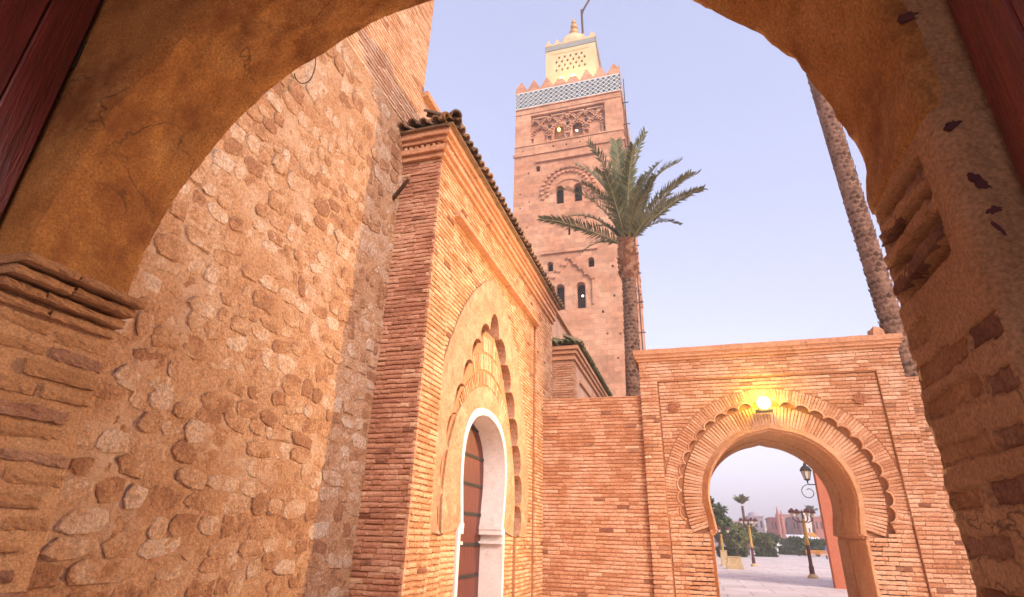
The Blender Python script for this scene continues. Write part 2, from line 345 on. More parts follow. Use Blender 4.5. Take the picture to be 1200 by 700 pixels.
def finish(th, name='brick', limit=300, stuff='brickwork', minsc=30, parent=None, only=None):
    L = PIECES.get(th.name, [])
    if only: keep = [x for x in L if x[1] not in only]; L = [x for x in L if x[1] in only]; PIECES[th.name] = keep
    else: PIECES[th.name] = []
    L.sort(key=lambda x: -x[0])
    rest = {}
    inv = th.matrix_basis.inverted()
    for i, (sc, kind, vi, material, B, T) in enumerate(L):
        if i < limit and sc >= minsc:
            o = bpy.data.objects.new(name, vmesh(kind, vi, material)); COL.objects.link(o)
            m = Matrix.Identity(4)
            for r_ in range(3):
                for c_ in range(3): m[r_][c_] = B[r_, c_]
                m[r_][3] = T[r_]
            o.parent = th; o.matrix_parent_inverse = inv; o.matrix_basis = m
        else:
            rest.setdefault((material, kind), []).append((vi, B, T))
    for (material, kind), items in rest.items():
        VV = []; FF = []; off = 0; src = {'b': BV, 'r': RBV, 's': STV}[kind]
        for vi, B, T in items:
            V, F = src[vi]; VV.append(V@B.T+T); FF.extend(tuple(k+off for k in f) for f in F); off += len(V)
        me = bpy.data.meshes.new(stuff); me.from_pydata(np.concatenate(VV).tolist(), [], FF); me.materials.append(MATS[material])
        me.update()
        o = bpy.data.objects.new(stuff, me); COL.objects.link(o); o['kind'] = 'stuff'; attach(o, th)

def put(th, fr, u, v, lu, lv, w, depth, material, rot=0.0, kind='b', lift=.003):
    r = random.random
    ca, sa = math.cos(rot), math.sin(rot); tw = random.gauss(0, .006)
    ca2, sa2 = math.cos(rot+tw), math.sin(rot+tw)
    A = fr.U*ca2+fr.V*sa2; Bv = -fr.U*sa2+fr.V*ca2; Wv = fr.W
    vi = random.randrange(8 if kind in 'br' else 14)
    B = np.stack([A*lu, Bv*lv, Wv*depth], 1)
    piece(th, kind, vi, material, B, fr.p(u, v, w+random.uniform(-lift, lift)))

def lay(th, fr, v0, v1, course, inside, u0, u1, w, material, L=(.19, .30), fill=.79, depth=.04, kind='b', lift=.003, gap=.004, skip=0.0):
    n = max(1, int(round((v1-v0)/course))); c = (v1-v0)/n
    us = np.linspace(u0, u1, int((u1-u0)/.02)+2)
    for i in range(n):
        v = v0+(i+.5)*c
        ok = np.array([inside(u, v) for u in us]) if inside else np.ones(len(us), bool)
        k = 0
        while k < len(us):
            if not ok[k]: k += 1; continue
            j = k
            while j+1 < len(us) and ok[j+1]: j += 1
            a, b = us[k], us[j]
            x = a
            first = True
            while b-x > .05:
                l = random.uniform(*L)*(random.uniform(.4, 1) if first else 1); first = False
                if b-x-l < .07: l = b-x
                if random.random() >= skip:
                    q_ = random.random(); mm_ = 'pale_brick' if q_ < .05 else ('old_brick' if q_ > .975 else material)
                    put(th, fr, x+l/2, v+random.gauss(0, .0014)+.010*noise.noise(Vector((x*.8, v*.5, w*9+1))), l-gap, c*fill*random.uniform(.84, 1.10), w, depth, mm_, random.gauss(0, .006), kind, lift)
                x += l
            k = j+1

def inpoly(poly):
    P = np.array(poly)
    def f(u, v):
        r = False; j = len(P)-1
        for i in range(len(P)):
            if (P[i, 1] > v) != (P[j, 1] > v) and u < (P[j, 0]-P[i, 0])*(v-P[i, 1])/(P[j, 1]-P[i, 1])+P[i, 0]: r = not r
            j = i
        return r
    return f
def smooth_curve(pts, n=6):
    out = []; P = [np.array(p, float) for p in pts]
    for i in range(len(P)-1):
        p0, p1, p2, p3 = P[max(i-1, 0)], P[i], P[i+1], P[min(i+2, len(P)-1)]
        for k in range(n):
            t = k/n
            out.append(.5*((2*p1)+(-p0+p2)*t+(2*p0-5*p1+4*p2-p3)*t*t+(-p0+3*p1-3*p2+p3)*t**3))
    out.append(P[-1]); return [tuple(q) for q in out]
def bulge(a, b, sag, n=8, side=1):
    a, b = np.array(a, float), np.array(b, float); m = (a+b)/2; d = b-a; L_ = np.linalg.norm(d)
    nrm = np.array([d[1], -d[0]])/L_*side
    r = []
    for k in range(n+1):
        t = k/n*math.pi; r.append(tuple(m-d/2*math.cos(t)+nrm*sag*math.sin(t)))
    return r

# ================================================================== GROUND
mb = MB(); mb.add([(-1500,-600,-.02), (1500,-600,-.02), (1500,2500,-.02), (-1500,2500,-.02)], [(0,1,2,3)])
o = mb.obj('ground', 'earth'); o['kind'] = 'structure'
mb = MB(); mb.add([(-60,-8,0), (90,-8,0), (90,150,0), (-60,150,0)], [(0,1,2,3)])
o = mb.obj('paving', 'paving'); o['kind'] = 'structure'

# ================================================================== NEAR ARCH (camera stands in its passage)
YN, YF = 1.08, 1.5
AC, AR, AH, AZ = -.795, 1.325, 1.335, 2.325
arch = thing('entrance_arch', 'thick plastered brick entrance arch framing the courtyard, inside face in shade', 'arch', (AC, YF, 0))
def arch_profile():
    P = []
    n = 420
    for i in range(n): P.append((-AH, 0+AZ*i/n))
    m = 170
    a0 = math.pi; a1 = 0.0; zc = AZ
    for i in range(m+1):
        a = a0+(a1-a0)*i/m; P.append((AR*1.003*math.cos(a)*(1+(.045*math.sin(2*a) if a < math.pi/2 else 0)), zc+AR*math.sin(a)))
    for i in range(1, n+1): P.append((AH, AZ-AZ*i/n))
    return [(AC+x, z) for x, z in P]
prof = arch_profile()
nP = len(prof)
ys = np.concatenate([np.linspace(0, .04, 6)[:-1], np.linspace(.04, YF-YN, 42)])
rows = []
pn = []
for i in range(nP):
    a, b = np.array(prof[max(0, i-1)]), np.array(prof[min(nP-1, i+1)]); d = b-a; d /= np.linalg.norm(d)
    pn.append(np.array([-d[1], d[0]]))          # outward from opening (into the wall)
RC = .04
JB = []                                          # brick patches showing through the right jamb: (u0, u1, z, h)
z = .30
while z < 2.02:
    u = .012
    while u < .36:
        l = random.uniform(.10, .27)
        if u+l > .39: l = .39-u
        if l > .05 and random.random() < .92: JB.append((u, u+l, z+random.gauss(0, .004), random.uniform(.036, .048)))
        u += l+random.uniform(.012, .04)
    z += random.uniform(.086, .096)
for k, y in enumerate(ys):
    row = []
    for i, (x, z) in enumerate(prof):
        nd = pn[i]; inset = 0.0
        if y < RC: inset = RC-math.sqrt(max(0, RC*RC-(RC-y)**2))
        base = np.array([x, z])
        jm = z < AZ-.02
        d = (.006 if jm else .013)*fbm((x, y*1.0, z), 2.6)+(.004 if jm else .006)*fbm((x+9, y, z), 11)
        if k > len(ys)-4:                        # worn outer edge
            e = (k-(len(ys)-4))/3.0
            d += e*(.010*max(0, fbm((x, 0, z), 7, 3))+.008*abs(fbm((x+4, 3, z), 22, 2)))
            if x > AC: d += e*.016*max(0, fbm((x+2, 1, z), 5, 3))
        if x > AC and 2.0 < z < 2.32 and .09 < y < .42:      # eroded courses where the impost was
            for zb in (2.06, 2.13, 2.20, 2.27):
                t_ = abs(z-zb-.02*fbm((y, 0, zb), 4, 2))/.020
                if t_ < 1: d += .060*(1-t_**6)*min(1, (y-.09)/.03)*max(0, min(1, (.40-y)/.06))*(1+.5*fbm((x, y, z), 14, 2))
        if x > AC and jm:
            uu = YF-YN-y
            for (ua, ub, zb, hb) in JB:
                if abs(z-zb) < .04 and ua-.02 < uu < ub+.02:
                    ez = hb/2*(1+.35*fbm((uu, zb, 3), 18, 2)); eu = .012*fbm((zb, z, 5), 30, 2)
                    if abs(z-zb) < ez and ua+eu < uu < ub-eu: d += .010
        q = base+nd*(inset+d)
        row.append((q[0], YN+y, q[1]))
    rows.append(row)
P = np.array(rows)
# split soffit (vault) from jambs
i0 = 420-1; i1 = nP-420
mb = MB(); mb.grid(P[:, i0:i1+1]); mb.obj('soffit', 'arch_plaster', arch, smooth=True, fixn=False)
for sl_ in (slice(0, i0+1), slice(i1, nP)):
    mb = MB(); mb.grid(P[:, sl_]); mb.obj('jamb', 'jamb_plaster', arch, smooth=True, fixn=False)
# inner and outer faces with the opening cut out
FA = Frame((0, 0, 0), (1,0,0), (0,0,1), (0,-1,0))
def face_with_arch(rowpts, Y, x0, x1, z1, material):
    loop = [(x0, 0), (x0, z1), (x1, z1), (x1, 0)]+[(p[0], p[2]) for p in rowpts[::-1]]
    tris = tessellate_polygon([[Vector((q[0], q[1], 0)) for q in loop]])
    b = MB(); b.add([(q[0], Y, q[1]) for q in loop], [tuple(t) for t in tris]); return b.obj('face', material, arch)
mid = nP//2
for (seg, xa, xb, m_) in ((rows[0][:mid+1], -2.45, AC, 'arch_plaster'), (rows[0][mid:], AC, .90, 'jamb_plaster')):  # left half darker, right half paler: shade and light put into the plaster colour
    ap = rows[0][mid]
    if xa < -1: loop = [(xa, 0), (xa, 4.3), (ap[0], 4.3)]+[(p[0], p[2]) for p in seg[::-1]]
    else: loop = [(ap[0], 4.3), (xb, 4.3), (xb, 0)]+[(p[0], p[2]) for p in seg[::-1]]
    tris = tessellate_polygon([[Vector((q[0], q[1], 0)) for q in loop]])
    b = MB(); b.add([(q[0], YN, q[1]) for q in loop], [tuple(t) for t in tris]); b.obj('face', m_, arch)
face_with_arch(rows[-1], YF, -3.63, 5.5, 4.6, 'wall_plaster')
mb = MB(); mb.box(WORLD, -3.63, -2.45, -1.5, YF-.004, 0, 4.6); mb.box(WORLD, .90, 5.5, -1.5, YF-.004, 0, 4.6); mb.obj('passage_wall', 'wall_plaster', arch)
mb = MB(); mb.box(WORLD, -2.45, .90, -1.5, YF-.004, 4.3, 4.6); mb.obj('passage_ceiling', 'wall_plaster', arch)
# worn bricks showing in the jambs
FJL = Frame((AC-AH, YF, 0), (0,-1,0), (0,0,1), (1,0,0))
FJR = Frame((AC+AH, YF, 0), (0,-1,0), (0,0,1), (-1,0,0))
z = .35
while z < 2.14:
    u = .0 if random.random() < .6 else .06
    while u < .34:
        l = random.uniform(.12, .30)
        if u+l > .40: l = .40-u
        if l > .06 and random.random() < .92:
            put(arch, FJL, u+l/2+.004, z+random.gauss(0, .004), l, random.uniform(.034, .048), .008, .05, 'old_brick' if random.random() < .35 else 'impost_brick', random.gauss(0, .02), 'r', .005)
        u += l+random.uniform(.01, .05)
    z += random.uniform(.066, .078)
for (ua, ub, zb, hb) in JB:
    put(arch, FJR, (ua+ub)/2, zb, ub-ua+.01, hb+.008, -.0045, .05, 'old_brick' if random.random() < .6 else 'impost_brick', random.gauss(0, .012), 'r', .004)
# corbelled imposts
for s, (dw, zt) in enumerate([(.125, 2.325), (.09, 2.285), (.055, 2.243), (.025, 2.20)]):
    u = -.012 if s == 0 else .0
    while u < .42:
        l = min(random.uniform(.16, .34), .44-u)
        if l < .05: break
        for q in range(3 if s < 2 else 2):
            put(arch, FJL, u+l/2, zt-.015, l-.003, .028+.001*q, dw-.048*q, .06, 'impost_brick', random.gauss(0, .006), 'r', .003)
        u += l
for s, (dw, zt) in enumerate([(.006, 2.255), (.008, 2.185), (.006, 2.115)]):
    u = .01
    while u < .30:
        l = min(random.uniform(.10, .30), .33-u)
        if l < .05: break
        put(arch, FJR, u+l/2, zt-.02, l-.004, .030, dw, .05, 'impost_brick' if s % 2 else 'old_brick', random.gauss(0, .02), 'r', .006); u += l
finish(arch, 'brick', 300, 'brickwork', 60)
# chips in the right-hand corner plaster
for (px, py, a, b, r_) in [(1063,20,.022,.014,.3), (1117,147,.016,.010,.5), (1147,212,.010,.024,.5), (1165,246,.012,.007,.2), (1171,268,.004,.016,.4)]:
    Pt = atY(px, py, YN-.0005)
    n = 23; mb = MB(); c = Pt; pts = []
    for k in range(n):
        t = 2*math.pi*k/n; q = random.uniform(.6, 1.2); uu, vv = a*q*math.cos(t), b*q*math.sin(t)
        pts.append((c[0]+uu*math.cos(r_)-vv*math.sin(r_), c[2]+uu*math.sin(r_)+vv*math.cos(r_)))
    f_ = Frame((0, YN, 0), (1,0,0), (0,0,1), (0,-1,0)); mb.plate(f_, pts, [], -.004, .002); mb.obj('chipped_patch', 'paint_chip', arch)

# ------------------------------------------------------------------ open door leaves
def door_leaf(x, sgn, label):
    d = thing('door_leaf', label, 'door', (x, YN, 0), group=None)
    f = Frame((x, YN-.015, 0), (0,-1,0), (0,0,1), (sgn,0,0))
    w_, n = 1.36, 9; z1 = 4.05
    us = np.linspace(0, w_, n+1)
    for i in range(n):
        mb = MB(); t = random.uniform(0, .004)
        a, b = us[i]+.0025, us[i+1]-.0025; e = .006
        Pp = [f.p(a, .02, -.05), f.p(b, .02, -.05), f.p(b, z1, -.05), f.p(a, z1, -.05),
              f.p(a, .02, -e), f.p(b, .02, -e), f.p(b, z1, -e), f.p(a, z1, -e),
              f.p(a+e, .02, t), f.p(b-e, .02, t), f.p(b-e, z1, t), f.p(a+e, z1, t)]
        mb.add(Pp, [(0,3,2,1), (0,1,5,4), (1,2,6,5), (2,3,7,6), (3,0,4,7), (4,5,9,8), (5,6,10,9), (6,7,11,10), (7,4,8,11), (8,9,10,11)])
        mb.obj('plank', 'door_paint', d)
    for zz in (.5, 1.6, 2.7, 3.6):
        mb = MB(); mb.box(f, .03, w_-.02, zz, zz+.14, -.09, -.052); mb.obj('batten', 'door_paint', d)
    for zz in (.9, 3.2):
        mb = MB(); mb.tube([f.p(-.012, zz, -.02), f.p(-.012, zz+.16, -.02)], .011, 8); mb.obj('hinge', 'iron', d)
    return d
door_leaf(-2.235, 1, 'dark red wooden door leaf folded back beside the smooth lit arch springing')
door_leaf(.625, -1, 'glossy dark red plank door leaf beside the chipped plaster corner')

# ================================================================== MOSQUE WALL (rubble stone, brick above)
XS, XP = -3.66, -3.02
wallm = thing('mosque_wall', 'tall rubble stone mosque wall with brick upper part', 'wall', (XS, 4, 0))
FS = Frame((XS, 0, 0), (0,1,0), (0,0,1), (1,0,0))
Y0, Y1, ZT = 1.52, 5.98, 7.30
gy = np.linspace(Y0, Y1, 200); gz = np.linspace(0, ZT, 310)
G = np.zeros((len(gz), len(gy), 3))
for i, z in enumerate(gz):
    for j, y in enumerate(gy):
        w = .018*fbm((0, y, z), 1.7)+.008*fbm((5, y, z), 6.5)+.007*fbm((8, y, z), 17, 3)
        if z > ZT-.07: w -= .04*((z-ZT+.07)/.07)**2
        G[i, j] = (XS+w, y, z)
mb = MB(); mb.grid(G); mb.obj('mortar_bed', 'stone_mortar', wallm, smooth=True, fixn=False)
mb = MB(); mb.box(WORLD, XS-1.2, XS-.07, Y0-.02, 6.37, 0, ZT); mb.obj('wall_core', 'stone_mortar', wallm)
z = .1
while z < ZT-.12:
    h = random.uniform(.13, .22); y = Y0+random.uniform(0, .2)
    while y < Y1-.06:
        l = random.uniform(.12, .34)*(1.1 if z < 2.5 else .9)
        hh = h*random.uniform(.82, 1.02)
        if y+l > Y1: l = Y1-y
        dens = .97 if z < 3.5 else .93
        if random.random() < dens and l > .09:
            yc, zc = y+l/2, z+h/2+random.gauss(0, .02)
            if zc+hh/2 < ZT-.06:
                wv = .018*fbm((0, yc, zc), 1.7)+.008*fbm((5, yc, zc), 6.5)
                put(wallm, FS, yc, zc, l*random.uniform(.92, .99), hh*.97, wv-.0005, random.uniform(.005, .010), 'stone', random.gauss(0, .12), 's', .008)
        y += l+random.uniform(.0, .012)
    z += h*.97
finish(wallm, 'stone', 300, 'rubble', 60)
# brick upper part
ZB = 11.2
mb = MB(); mb.box(WORLD, XS-1.2, XS-.05, Y0-.02, 6.365, ZT, ZB); mb.obj('upper_core', 'tower_mortar', wallm)
mb = MB(); mb.box(WORLD, XS-1.0, XS-.06, 6.368, 40, 0, 8.30); mb.obj('rear_wall', 'wall_plaster', wallm)
lay(wallm, FS, ZT+.01, ZB, .068, None, 2.3, 6.37, -.028, 'tower_brick', L=(.2, .30), fill=.72)
FE = Frame((XS-1.2, 6.37, 0), (1,0,0), (0,0,1), (0,1,0))
finish(wallm, 'brick', 300, 'brickwork', 30)
mb = MB()                                           # coping of the lower rear part
mb.box(WORLD, XS-1.05, XS+.05, 6.37, 40, 8.30, 8.40); mb.obj('coping', 'moulding', wallm)
# hanging wire
mb = MB(); Pw = [atX(px, py, XS+.04) for px, py in smooth_curve([(370,66), (369,80), (363,94), (354,98), (347,93), (345,86)], 4)]
mb.tube(Pw, .006, 6); tag(mb.obj('hanging_wire', 'iron'), 'thin black wire loop hanging on the upper stone wall', 'wire')
# wooden spout
Pa = atY(459, 219, 5.9); Pb = atY(477, 241, 5.62)
mb = MB(); a = atX(476, 242, XS-.05); d = np.array([.34, -.02, .16])
a = np.array([XS-.03, 5.82, 5.87]); mb.tube([a, a+np.array([.20, -.10, .10]), a+np.array([.34, -.18, .17])], [.032, .030, .026], 8)
tag(mb.obj('wooden_spout', 'wood'), 'dark wooden spout stub sticking out of the wall beneath the tiled eave', 'spout')

# ================================================================== PORTAL BAY
def portal(Ya, Yb, label, full=True):
    th = thing('mosque_portal', label, 'building', (XP, (Ya+Yb)/2, 0))
    FP = Frame((XP, 0, 0), (0,1,0), (0,0,1), (1,0,0))
    FSd = Frame((0, Ya, 0), (1,0,0), (0,0,1), (0,-1,0))
    ZC = 6.58
    return th, FP, FSd, ZC
por, FP, FSd, ZC = portal(5.95, 13.0, 'brick mosque portal with scalloped blind arch, white framed door and tiled eave')
UC = 8.70
YA, YB = 5.95, 13.05
# curves (half width, z)
cusps = [(1.66, 1.50), (1.74, 2.02), (1.68, 2.56), (1.48, 3.08), (1.24, 3.54), (.96, 3.98), (.64, 4.42), (.25, 4.78)]
scal = [(UC-1.66, 0.0)]
L_ = [(UC-a, b) for a, b in cusps]; R_ = [(UC+a, b) for a, b in cusps][::-1]
for a, b in zip(L_[:-1], L_[1:]): scal += bulge(a, b, .22, 8, -1)
scal += bulge(L_[-1], R_[0], .40, 10, -1)
for a, b in zip(R_[:-1], R_[1:]): scal += bulge(a, b, .22, 8, -1)
scal += [(UC+1.66, 0.0)]
half = smooth_curve([(.97, 0.0), (.97, 1.0), (.97, 1.58)], 2)+smooth_curve([(.89, 1.66), (.94, 1.95), (.99, 2.30), (.97, 2.66), (.86, 2.95), (.64, 3.17), (.35, 3.29), (0, 3.34)], 5)
dprof = [(UC-a, b) for a, b in half]+[(UC+a, b) for a, b in half[::-1][1:]]
half2 = [(a+.09, b if b < 1.7 else b+.10*(b-1.7)/1.64) for a, b in half]; half2[-1] = (0, 3.44)
fprof = [(UC-a, b) for a, b in half2]+[(UC+a, b) for a, b in half2[::-1][1:]]
half3 = smooth_curve([(1.60, 1.5), (1.64, 2.1), (1.52, 2.7), (1.22, 3.22), (.68, 3.64), (0, 3.84)], 5)
rprof = [(UC-a, b) for a, b in half3]+[(UC+a, b) for a, b in half3[::-1][1:]]
plh = smooth_curve([(2.30, 1.55), (2.36, 2.5), (2.02, 3.75), (1.36, 4.85), (.55, 5.58), (0, 5.80)], 5)
plz = [(UC-a, b) for a, b in plh]+[(UC+a, b) for a, b in plh[::-1][1:]]
plz = [plz[0]]+[tuple(np.array(plz[i])*(1-t)+np.array(plz[i+1])*t+np.array([.05, .05])*rs.uniform(-1, 1)) for i in range(len(plz)-1) for t in (.0, .33, .66)][1:]+[plz[-1]]
# core body behind facing
core_w = -.300
mb = MB()
dout = [(UC+(u-UC)*1.02, v*1.006) for u, v in dprof]; o_ = [(YA+.04, 0), (YA+.04, 6.9), (YB, 6.9), (YB, 0)]+dout[::-1]
mb.plate(FP, o_, [], -.62, core_w); mb.obj('wall_core', 'portal_mortar', por)
# recessed panel, plaster field with scalloped edge
in_sc = inpoly(scal); in_pl = inpoly(plz)
mb = MB()
outer = [(6.56, 0), (6.56, 6.0), (11.46, 6.0), (11.46, 0)]
loop = outer+scal[::-1]
mb.plate(FP, loop, [], -.297, -.075); mb.obj('panel_backing', 'portal_mortar', por)
tymp = [(UC-1.64, 0.0)]+[(UC-a+.015, b) for a, b in cusps]+[(UC+a-.015, b) for a, b in cusps[::-1]]+[(UC+1.64, 0.0)]
in_t = inpoly(tymp); ddo = [(UC+(u-UC)*1.03, v*1.008) for u, v in dprof]
mb = MB(); mb.plate(FP, tymp+ddo[::-1], [], -.298, -.125); mb.obj('tympanum', 'portal_mortar', por)
mb = MB(); loop = plz+scal[::-1][:0]
lo = [p for p in scal if p[1] >= 1.5]
lo = [(UC+(u-UC)*.996, v-.004) for u, v in lo]; loop = plz+[lo[-1]]+lo[::-1][1:]
mb.plate(FP, loop, [], -.27, -.040); mb.obj('plaster_field', 'portal_plaster', por)
# outer frame backing
mb = MB(); mb.box(FP, YA+.03, 6.556, 0, ZC, -.16, -.022); mb.box(FP, 11.464, YB, 0, ZC, -.16, -.022); mb.box(FP, 6.557, 11.463, 6.004, ZC, -.16, -.022)
mb.obj('frame_backing', 'portal_mortar', por)
cs = .068
lay(por, FP, 0.2, ZC, cs, lambda u, v: u < 6.58 or u > 11.44 or v > 5.98, YA, YB, 0, 'portal_brick', L=(.14, .26), fill=.70)
lay(por, FP, 0.2, 5.97, cs, lambda u, v: (not in_sc(u, v)) and (not in_pl(u, v)), 6.60, 11.42, -.052, 'portal_brick', L=(.14, .26), fill=.70)
in_d = inpoly(fprof)
lay(por, FP, 0.2, 1.5, cs, lambda u, v: in_t(u, v) and not in_d(u, v), UC-1.66, UC+1.66, -.105, 'portal_brick', L=(.14, .24), fill=.70)
# slanted brick field inside the scallops
in_r = inpoly(rprof)
n = 74
for i in range(n):
    a = math.radians(-8)+math.radians(196)*i/(n-1)
    ca, sa = math.cos(a), math.sin(a)
    for (r0, r1) in ((1.18, 1.40), (1.41, 1.62), (1.63, 1.90), (1.91, 2.18)):
        rm = (r0+r1)/2; sc_ = 1.0
        u, v = UC+rm*ca*.98, 2.25+rm*sa*1.12
        if v > 3.0 and in_t(u, v) and in_t(u+(r1-r0)*.5*ca, v+(r1-r0)*.5*sa) and not in_r(u, v):
            put(por, FP, u, v, r1-r0-.01, rm*math.radians(196)/n*.70, -.104, .03, 'portal_brick', math.atan2(sa*1.12, ca*.98))
mb = MB(); lo2 = [p for p in fprof if p[1] >= 1.5]
mb.plate(FP, [(UC-1.60, 1.5)]+rprof[1:-1]+[(UC+1.60, 1.5)]+lo2[::-1], [], -.124, -.098); mb.obj('plaster_ring', 'portal_plaster', por)
# projecting cornice mouldings + return on the short side
def mould(w, z0, z1, material='moulding'):
    b = MB(); n = 60
    for (a, c, fixed) in ((YA-w, YB, 'f'), (XS, XP+w, 's')):
        t = np.linspace(a, c, n if fixed == 'f' else 8)
        rowsm = []
        for (dw, zz) in ((-.2, z0), (-.004, z0), (0, z0+.012), (0, z1-.012), (-.004, z1), (-.2, z1)):
            r_ = []
            for q in t:
                e = .006*fbm((q*3, zz*9, w), 2.0)
                r_.append((XP+w+dw+e, q, zz+e*.6) if fixed == 'f' else (q, YA-w-dw-e, zz+e*.6))
            rowsm.append(r_)
        b.grid(np.array(rowsm))
    return b.obj('moulding', material, por, smooth=False)
mould(.05, 6.58, 6.66); mould(.10, 6.66, 6.75); mould(.035, 6.75, 6.83); mould(.10, 6.83, 6.90); mould(.15, 6.90, 7.00)
mb = MB(); mb.box(FP, 6.56, 11.46, 5.945, 6.005, -.05, .085); mb.obj('moulding', 'moulding', por)
# jagged dentil course in the recess of the cornice
y = YA-.02
mbd = None
while y < YB-.1:
    put(por, FP, y+.045, 6.79, .05, .06, .075, .09, 'portal_brick', random.gauss(0, .06)); y += .092
x = XS+.05
while x < XP+.05:
    put(por, FSd, x, 6.79, .05, .06, .075, .09, 'portal_brick', random.gauss(0, .06)); x += .092
# short side in thinner bricks
mb = MB(); mb.box(FSd, XS-.05, XP-.025, 0, 6.9, -.10, -.022); mb.obj('side_backing', 'portal_mortar', por)
lay(por, FSd, .2, ZC, .060, None, XS-.02, XP, 0, 'side_brick', L=(.12, .27), fill=.80, lift=.010)
finish(por, 'brick', 300, 'brickwork', 45)
# roof slab and tiles
mb = MB()
zr0, zr1 = 7.03, 7.42
mb.add([(XP+.22, YA-.20, zr0), (XP+.22, YB+.1, zr0), (XS-.06, YB+.1, zr1), (XS-.06, YA+.25, zr1), (XS-.06, YA-.20, zr0),
        (XP+.22, YA-.20, zr0-.03), (XP+.22, YB+.1, zr0-.03), (XS-.06, YB+.1, 6.9), (XS-.06, YA-.2, zr0-.03)],
       [(0,1,2,3), (0,3,4), (0,5,6,1), (1,6,7,2), (0,4,8,5), (5,8,7,6)])
mb.obj('roof_slab', 'roof_tile', por)
def tile_mesh(material, L=.62, r=.076):
    b = MB(); n = 9
    for w in (0, 1):
        pass
    out = []
    for t in (0.0, L):
        rr = r*(1.0 if t == 0 else .86)
        out.append([(t, rr*math.cos(a), rr*math.sin(a)) for a in np.linspace(-.12, math.pi+.12, n)]+[((t), (rr-.022)*math.cos(a), (rr-.022)*math.sin(a)) for a in np.linspace(math.pi+.12, -.12, n)])
    k = 2*n; V = out[0]+out[1]; F = [tuple(range(k))[::-1], tuple(range(k, 2*k))]+[(i, (i+1) % k, k+(i+1) % k, k+i) for i in range(k)]
    b.add(V, F); return b.mesh('roof_tile', material)
def tile(me, th, pos, direction, slope, jit=1):
    """tile runs from eave end at pos uphill along -direction"""
    o = bpy.data.objects.new('roof_tile', me); COL.objects.link(o)
    d = Vector((-direction[0], -direction[1], slope)).normalized(); s = Vector((0,0,1)).cross(d).normalized(); u = d.cross(s)
    m = Matrix.Identity(4)
    q = 1+random.uniform(-.06, .08)*jit
    for i in range(3): m[i][0], m[i][1], m[i][2] = d[i]*q, s[i]*q, u[i]*q
    m = Matrix.Translation(Vector(pos)+Vector((random.gauss(0, .009), random.gauss(0, .007), random.gauss(0, .006)))) @ m @ Matrix.Rotation(random.gauss(0, .05), 4, 'X')@Matrix.Rotation(random.gauss(0, .03), 4, 'Z')
    o.parent = th; o.matrix_parent_inverse = th.matrix_basis.inverted(); o.matrix_basis = m
    return o
TM = tile_mesh('roof_tile'); 
y = YA-.12
while y < YB+.1:
    tile(TM, por, (XP+.27, y, zr0+.035), (1,0), .52); y += .178
x = XS+.05
while x < XP+.15:
    tile(TM, por, (x, YA-.27, zr0+.035), (0,-1), .52); x += .178
tile(tile_mesh('roof_tile', .8, .085), por, (XP+.29, YA-.27, zr0+.05), (.72,-.72), .42)
# ridge flashing brick edge behind roof
# white door surround, reveal and door
wf = MB(); loop = fprof+dprof[::-1]
wf.plate(FP, loop, [], -.1245, -.085); wf.obj('door_frame', 'white_paint', por)
rv = MB(); Pg = np.array([[FP.p(u, v, w) for (u, v) in dprof] for w in (-.125, -.497)]); rv.grid(Pg); rv.obj('door_reveal', 'white_paint', por, fixn=False)
for sg in (-1, 1):
    im = MB(); a = UC+sg*.89
    for (z0, z1, e) in ((1.60, 1.66, .03), (1.52, 1.60, .015), (1.38, 1.42, .012)):
        im.box(FP, min(a-sg*e*1, a+sg*.06), max(a-sg*e*1, a+sg*.06), z0, z1, -.492, -.082-.001*e)
    im.obj('door_impost', 'white_paint', por)
in_dr = inpoly(dprof)
dm = MB(); big = [(UC-1.0, 0.02)]+[(u+(.02 if u > UC else -.02), v+.02) for u, v in dprof[1:-1]]+[(UC+1.0, .02)]
dm.plate(FP, big, [], -.57, -.495); dr = dm.obj('door', 'portal_door', por)
WLOC[dr.name] = Vector((0, 0, 0))
def sub(o, parent):
    o.parent = parent; o.matrix_parent_inverse = (por.matrix_basis).inverted() if False else Matrix.Identity(4)
    # parent keeps world transform: undo the parent's world matrix
    pw = parent.parent.matrix_basis @ parent.matrix_parent_inverse @ parent.matrix_basis if parent.parent else parent.matrix_basis
    o.matrix_parent_inverse = pw.inverted()
for zz in np.arange(.42, 3.3, .46):
    hw = max([abs(u-UC) for u, v in dprof if abs(v-zz) < .3])-.05
    for sg in (-1, 1):
        a, b = sorted((UC+sg*.03, UC+sg*hw)); 
        if b-a < .2: continue
        m2 = MB(); m2.box(FP, a, b, zz, zz+.055, -.496, -.482)
        q = a+.03
        while q < b: 
            m2.lathe((0,0,0), [(0,0)], 3) if False else None
            c = FP.p(q, zz+.027, -.482); f2 = Frame(c, (0,1,0), (0,0,1), (1,0,0))
            m2.add([f2.p(-.018,-.018,0), f2.p(.018,-.018,0), f2.p(.018,.018,0), f2.p(-.018,.018,0), f2.p(0,0,.016)], [(0,1,4), (1,2,4), (2,3,4), (3,0,4)]); q += .075
        st = m2.obj('strap', 'iron'); sub(st, dr)
m2 = MB(); m2.box(FP, UC-.012, UC+.012, .05, 3.28, -.496, -.487); st = m2.obj('meeting_strip', 'iron'); sub(st, dr)

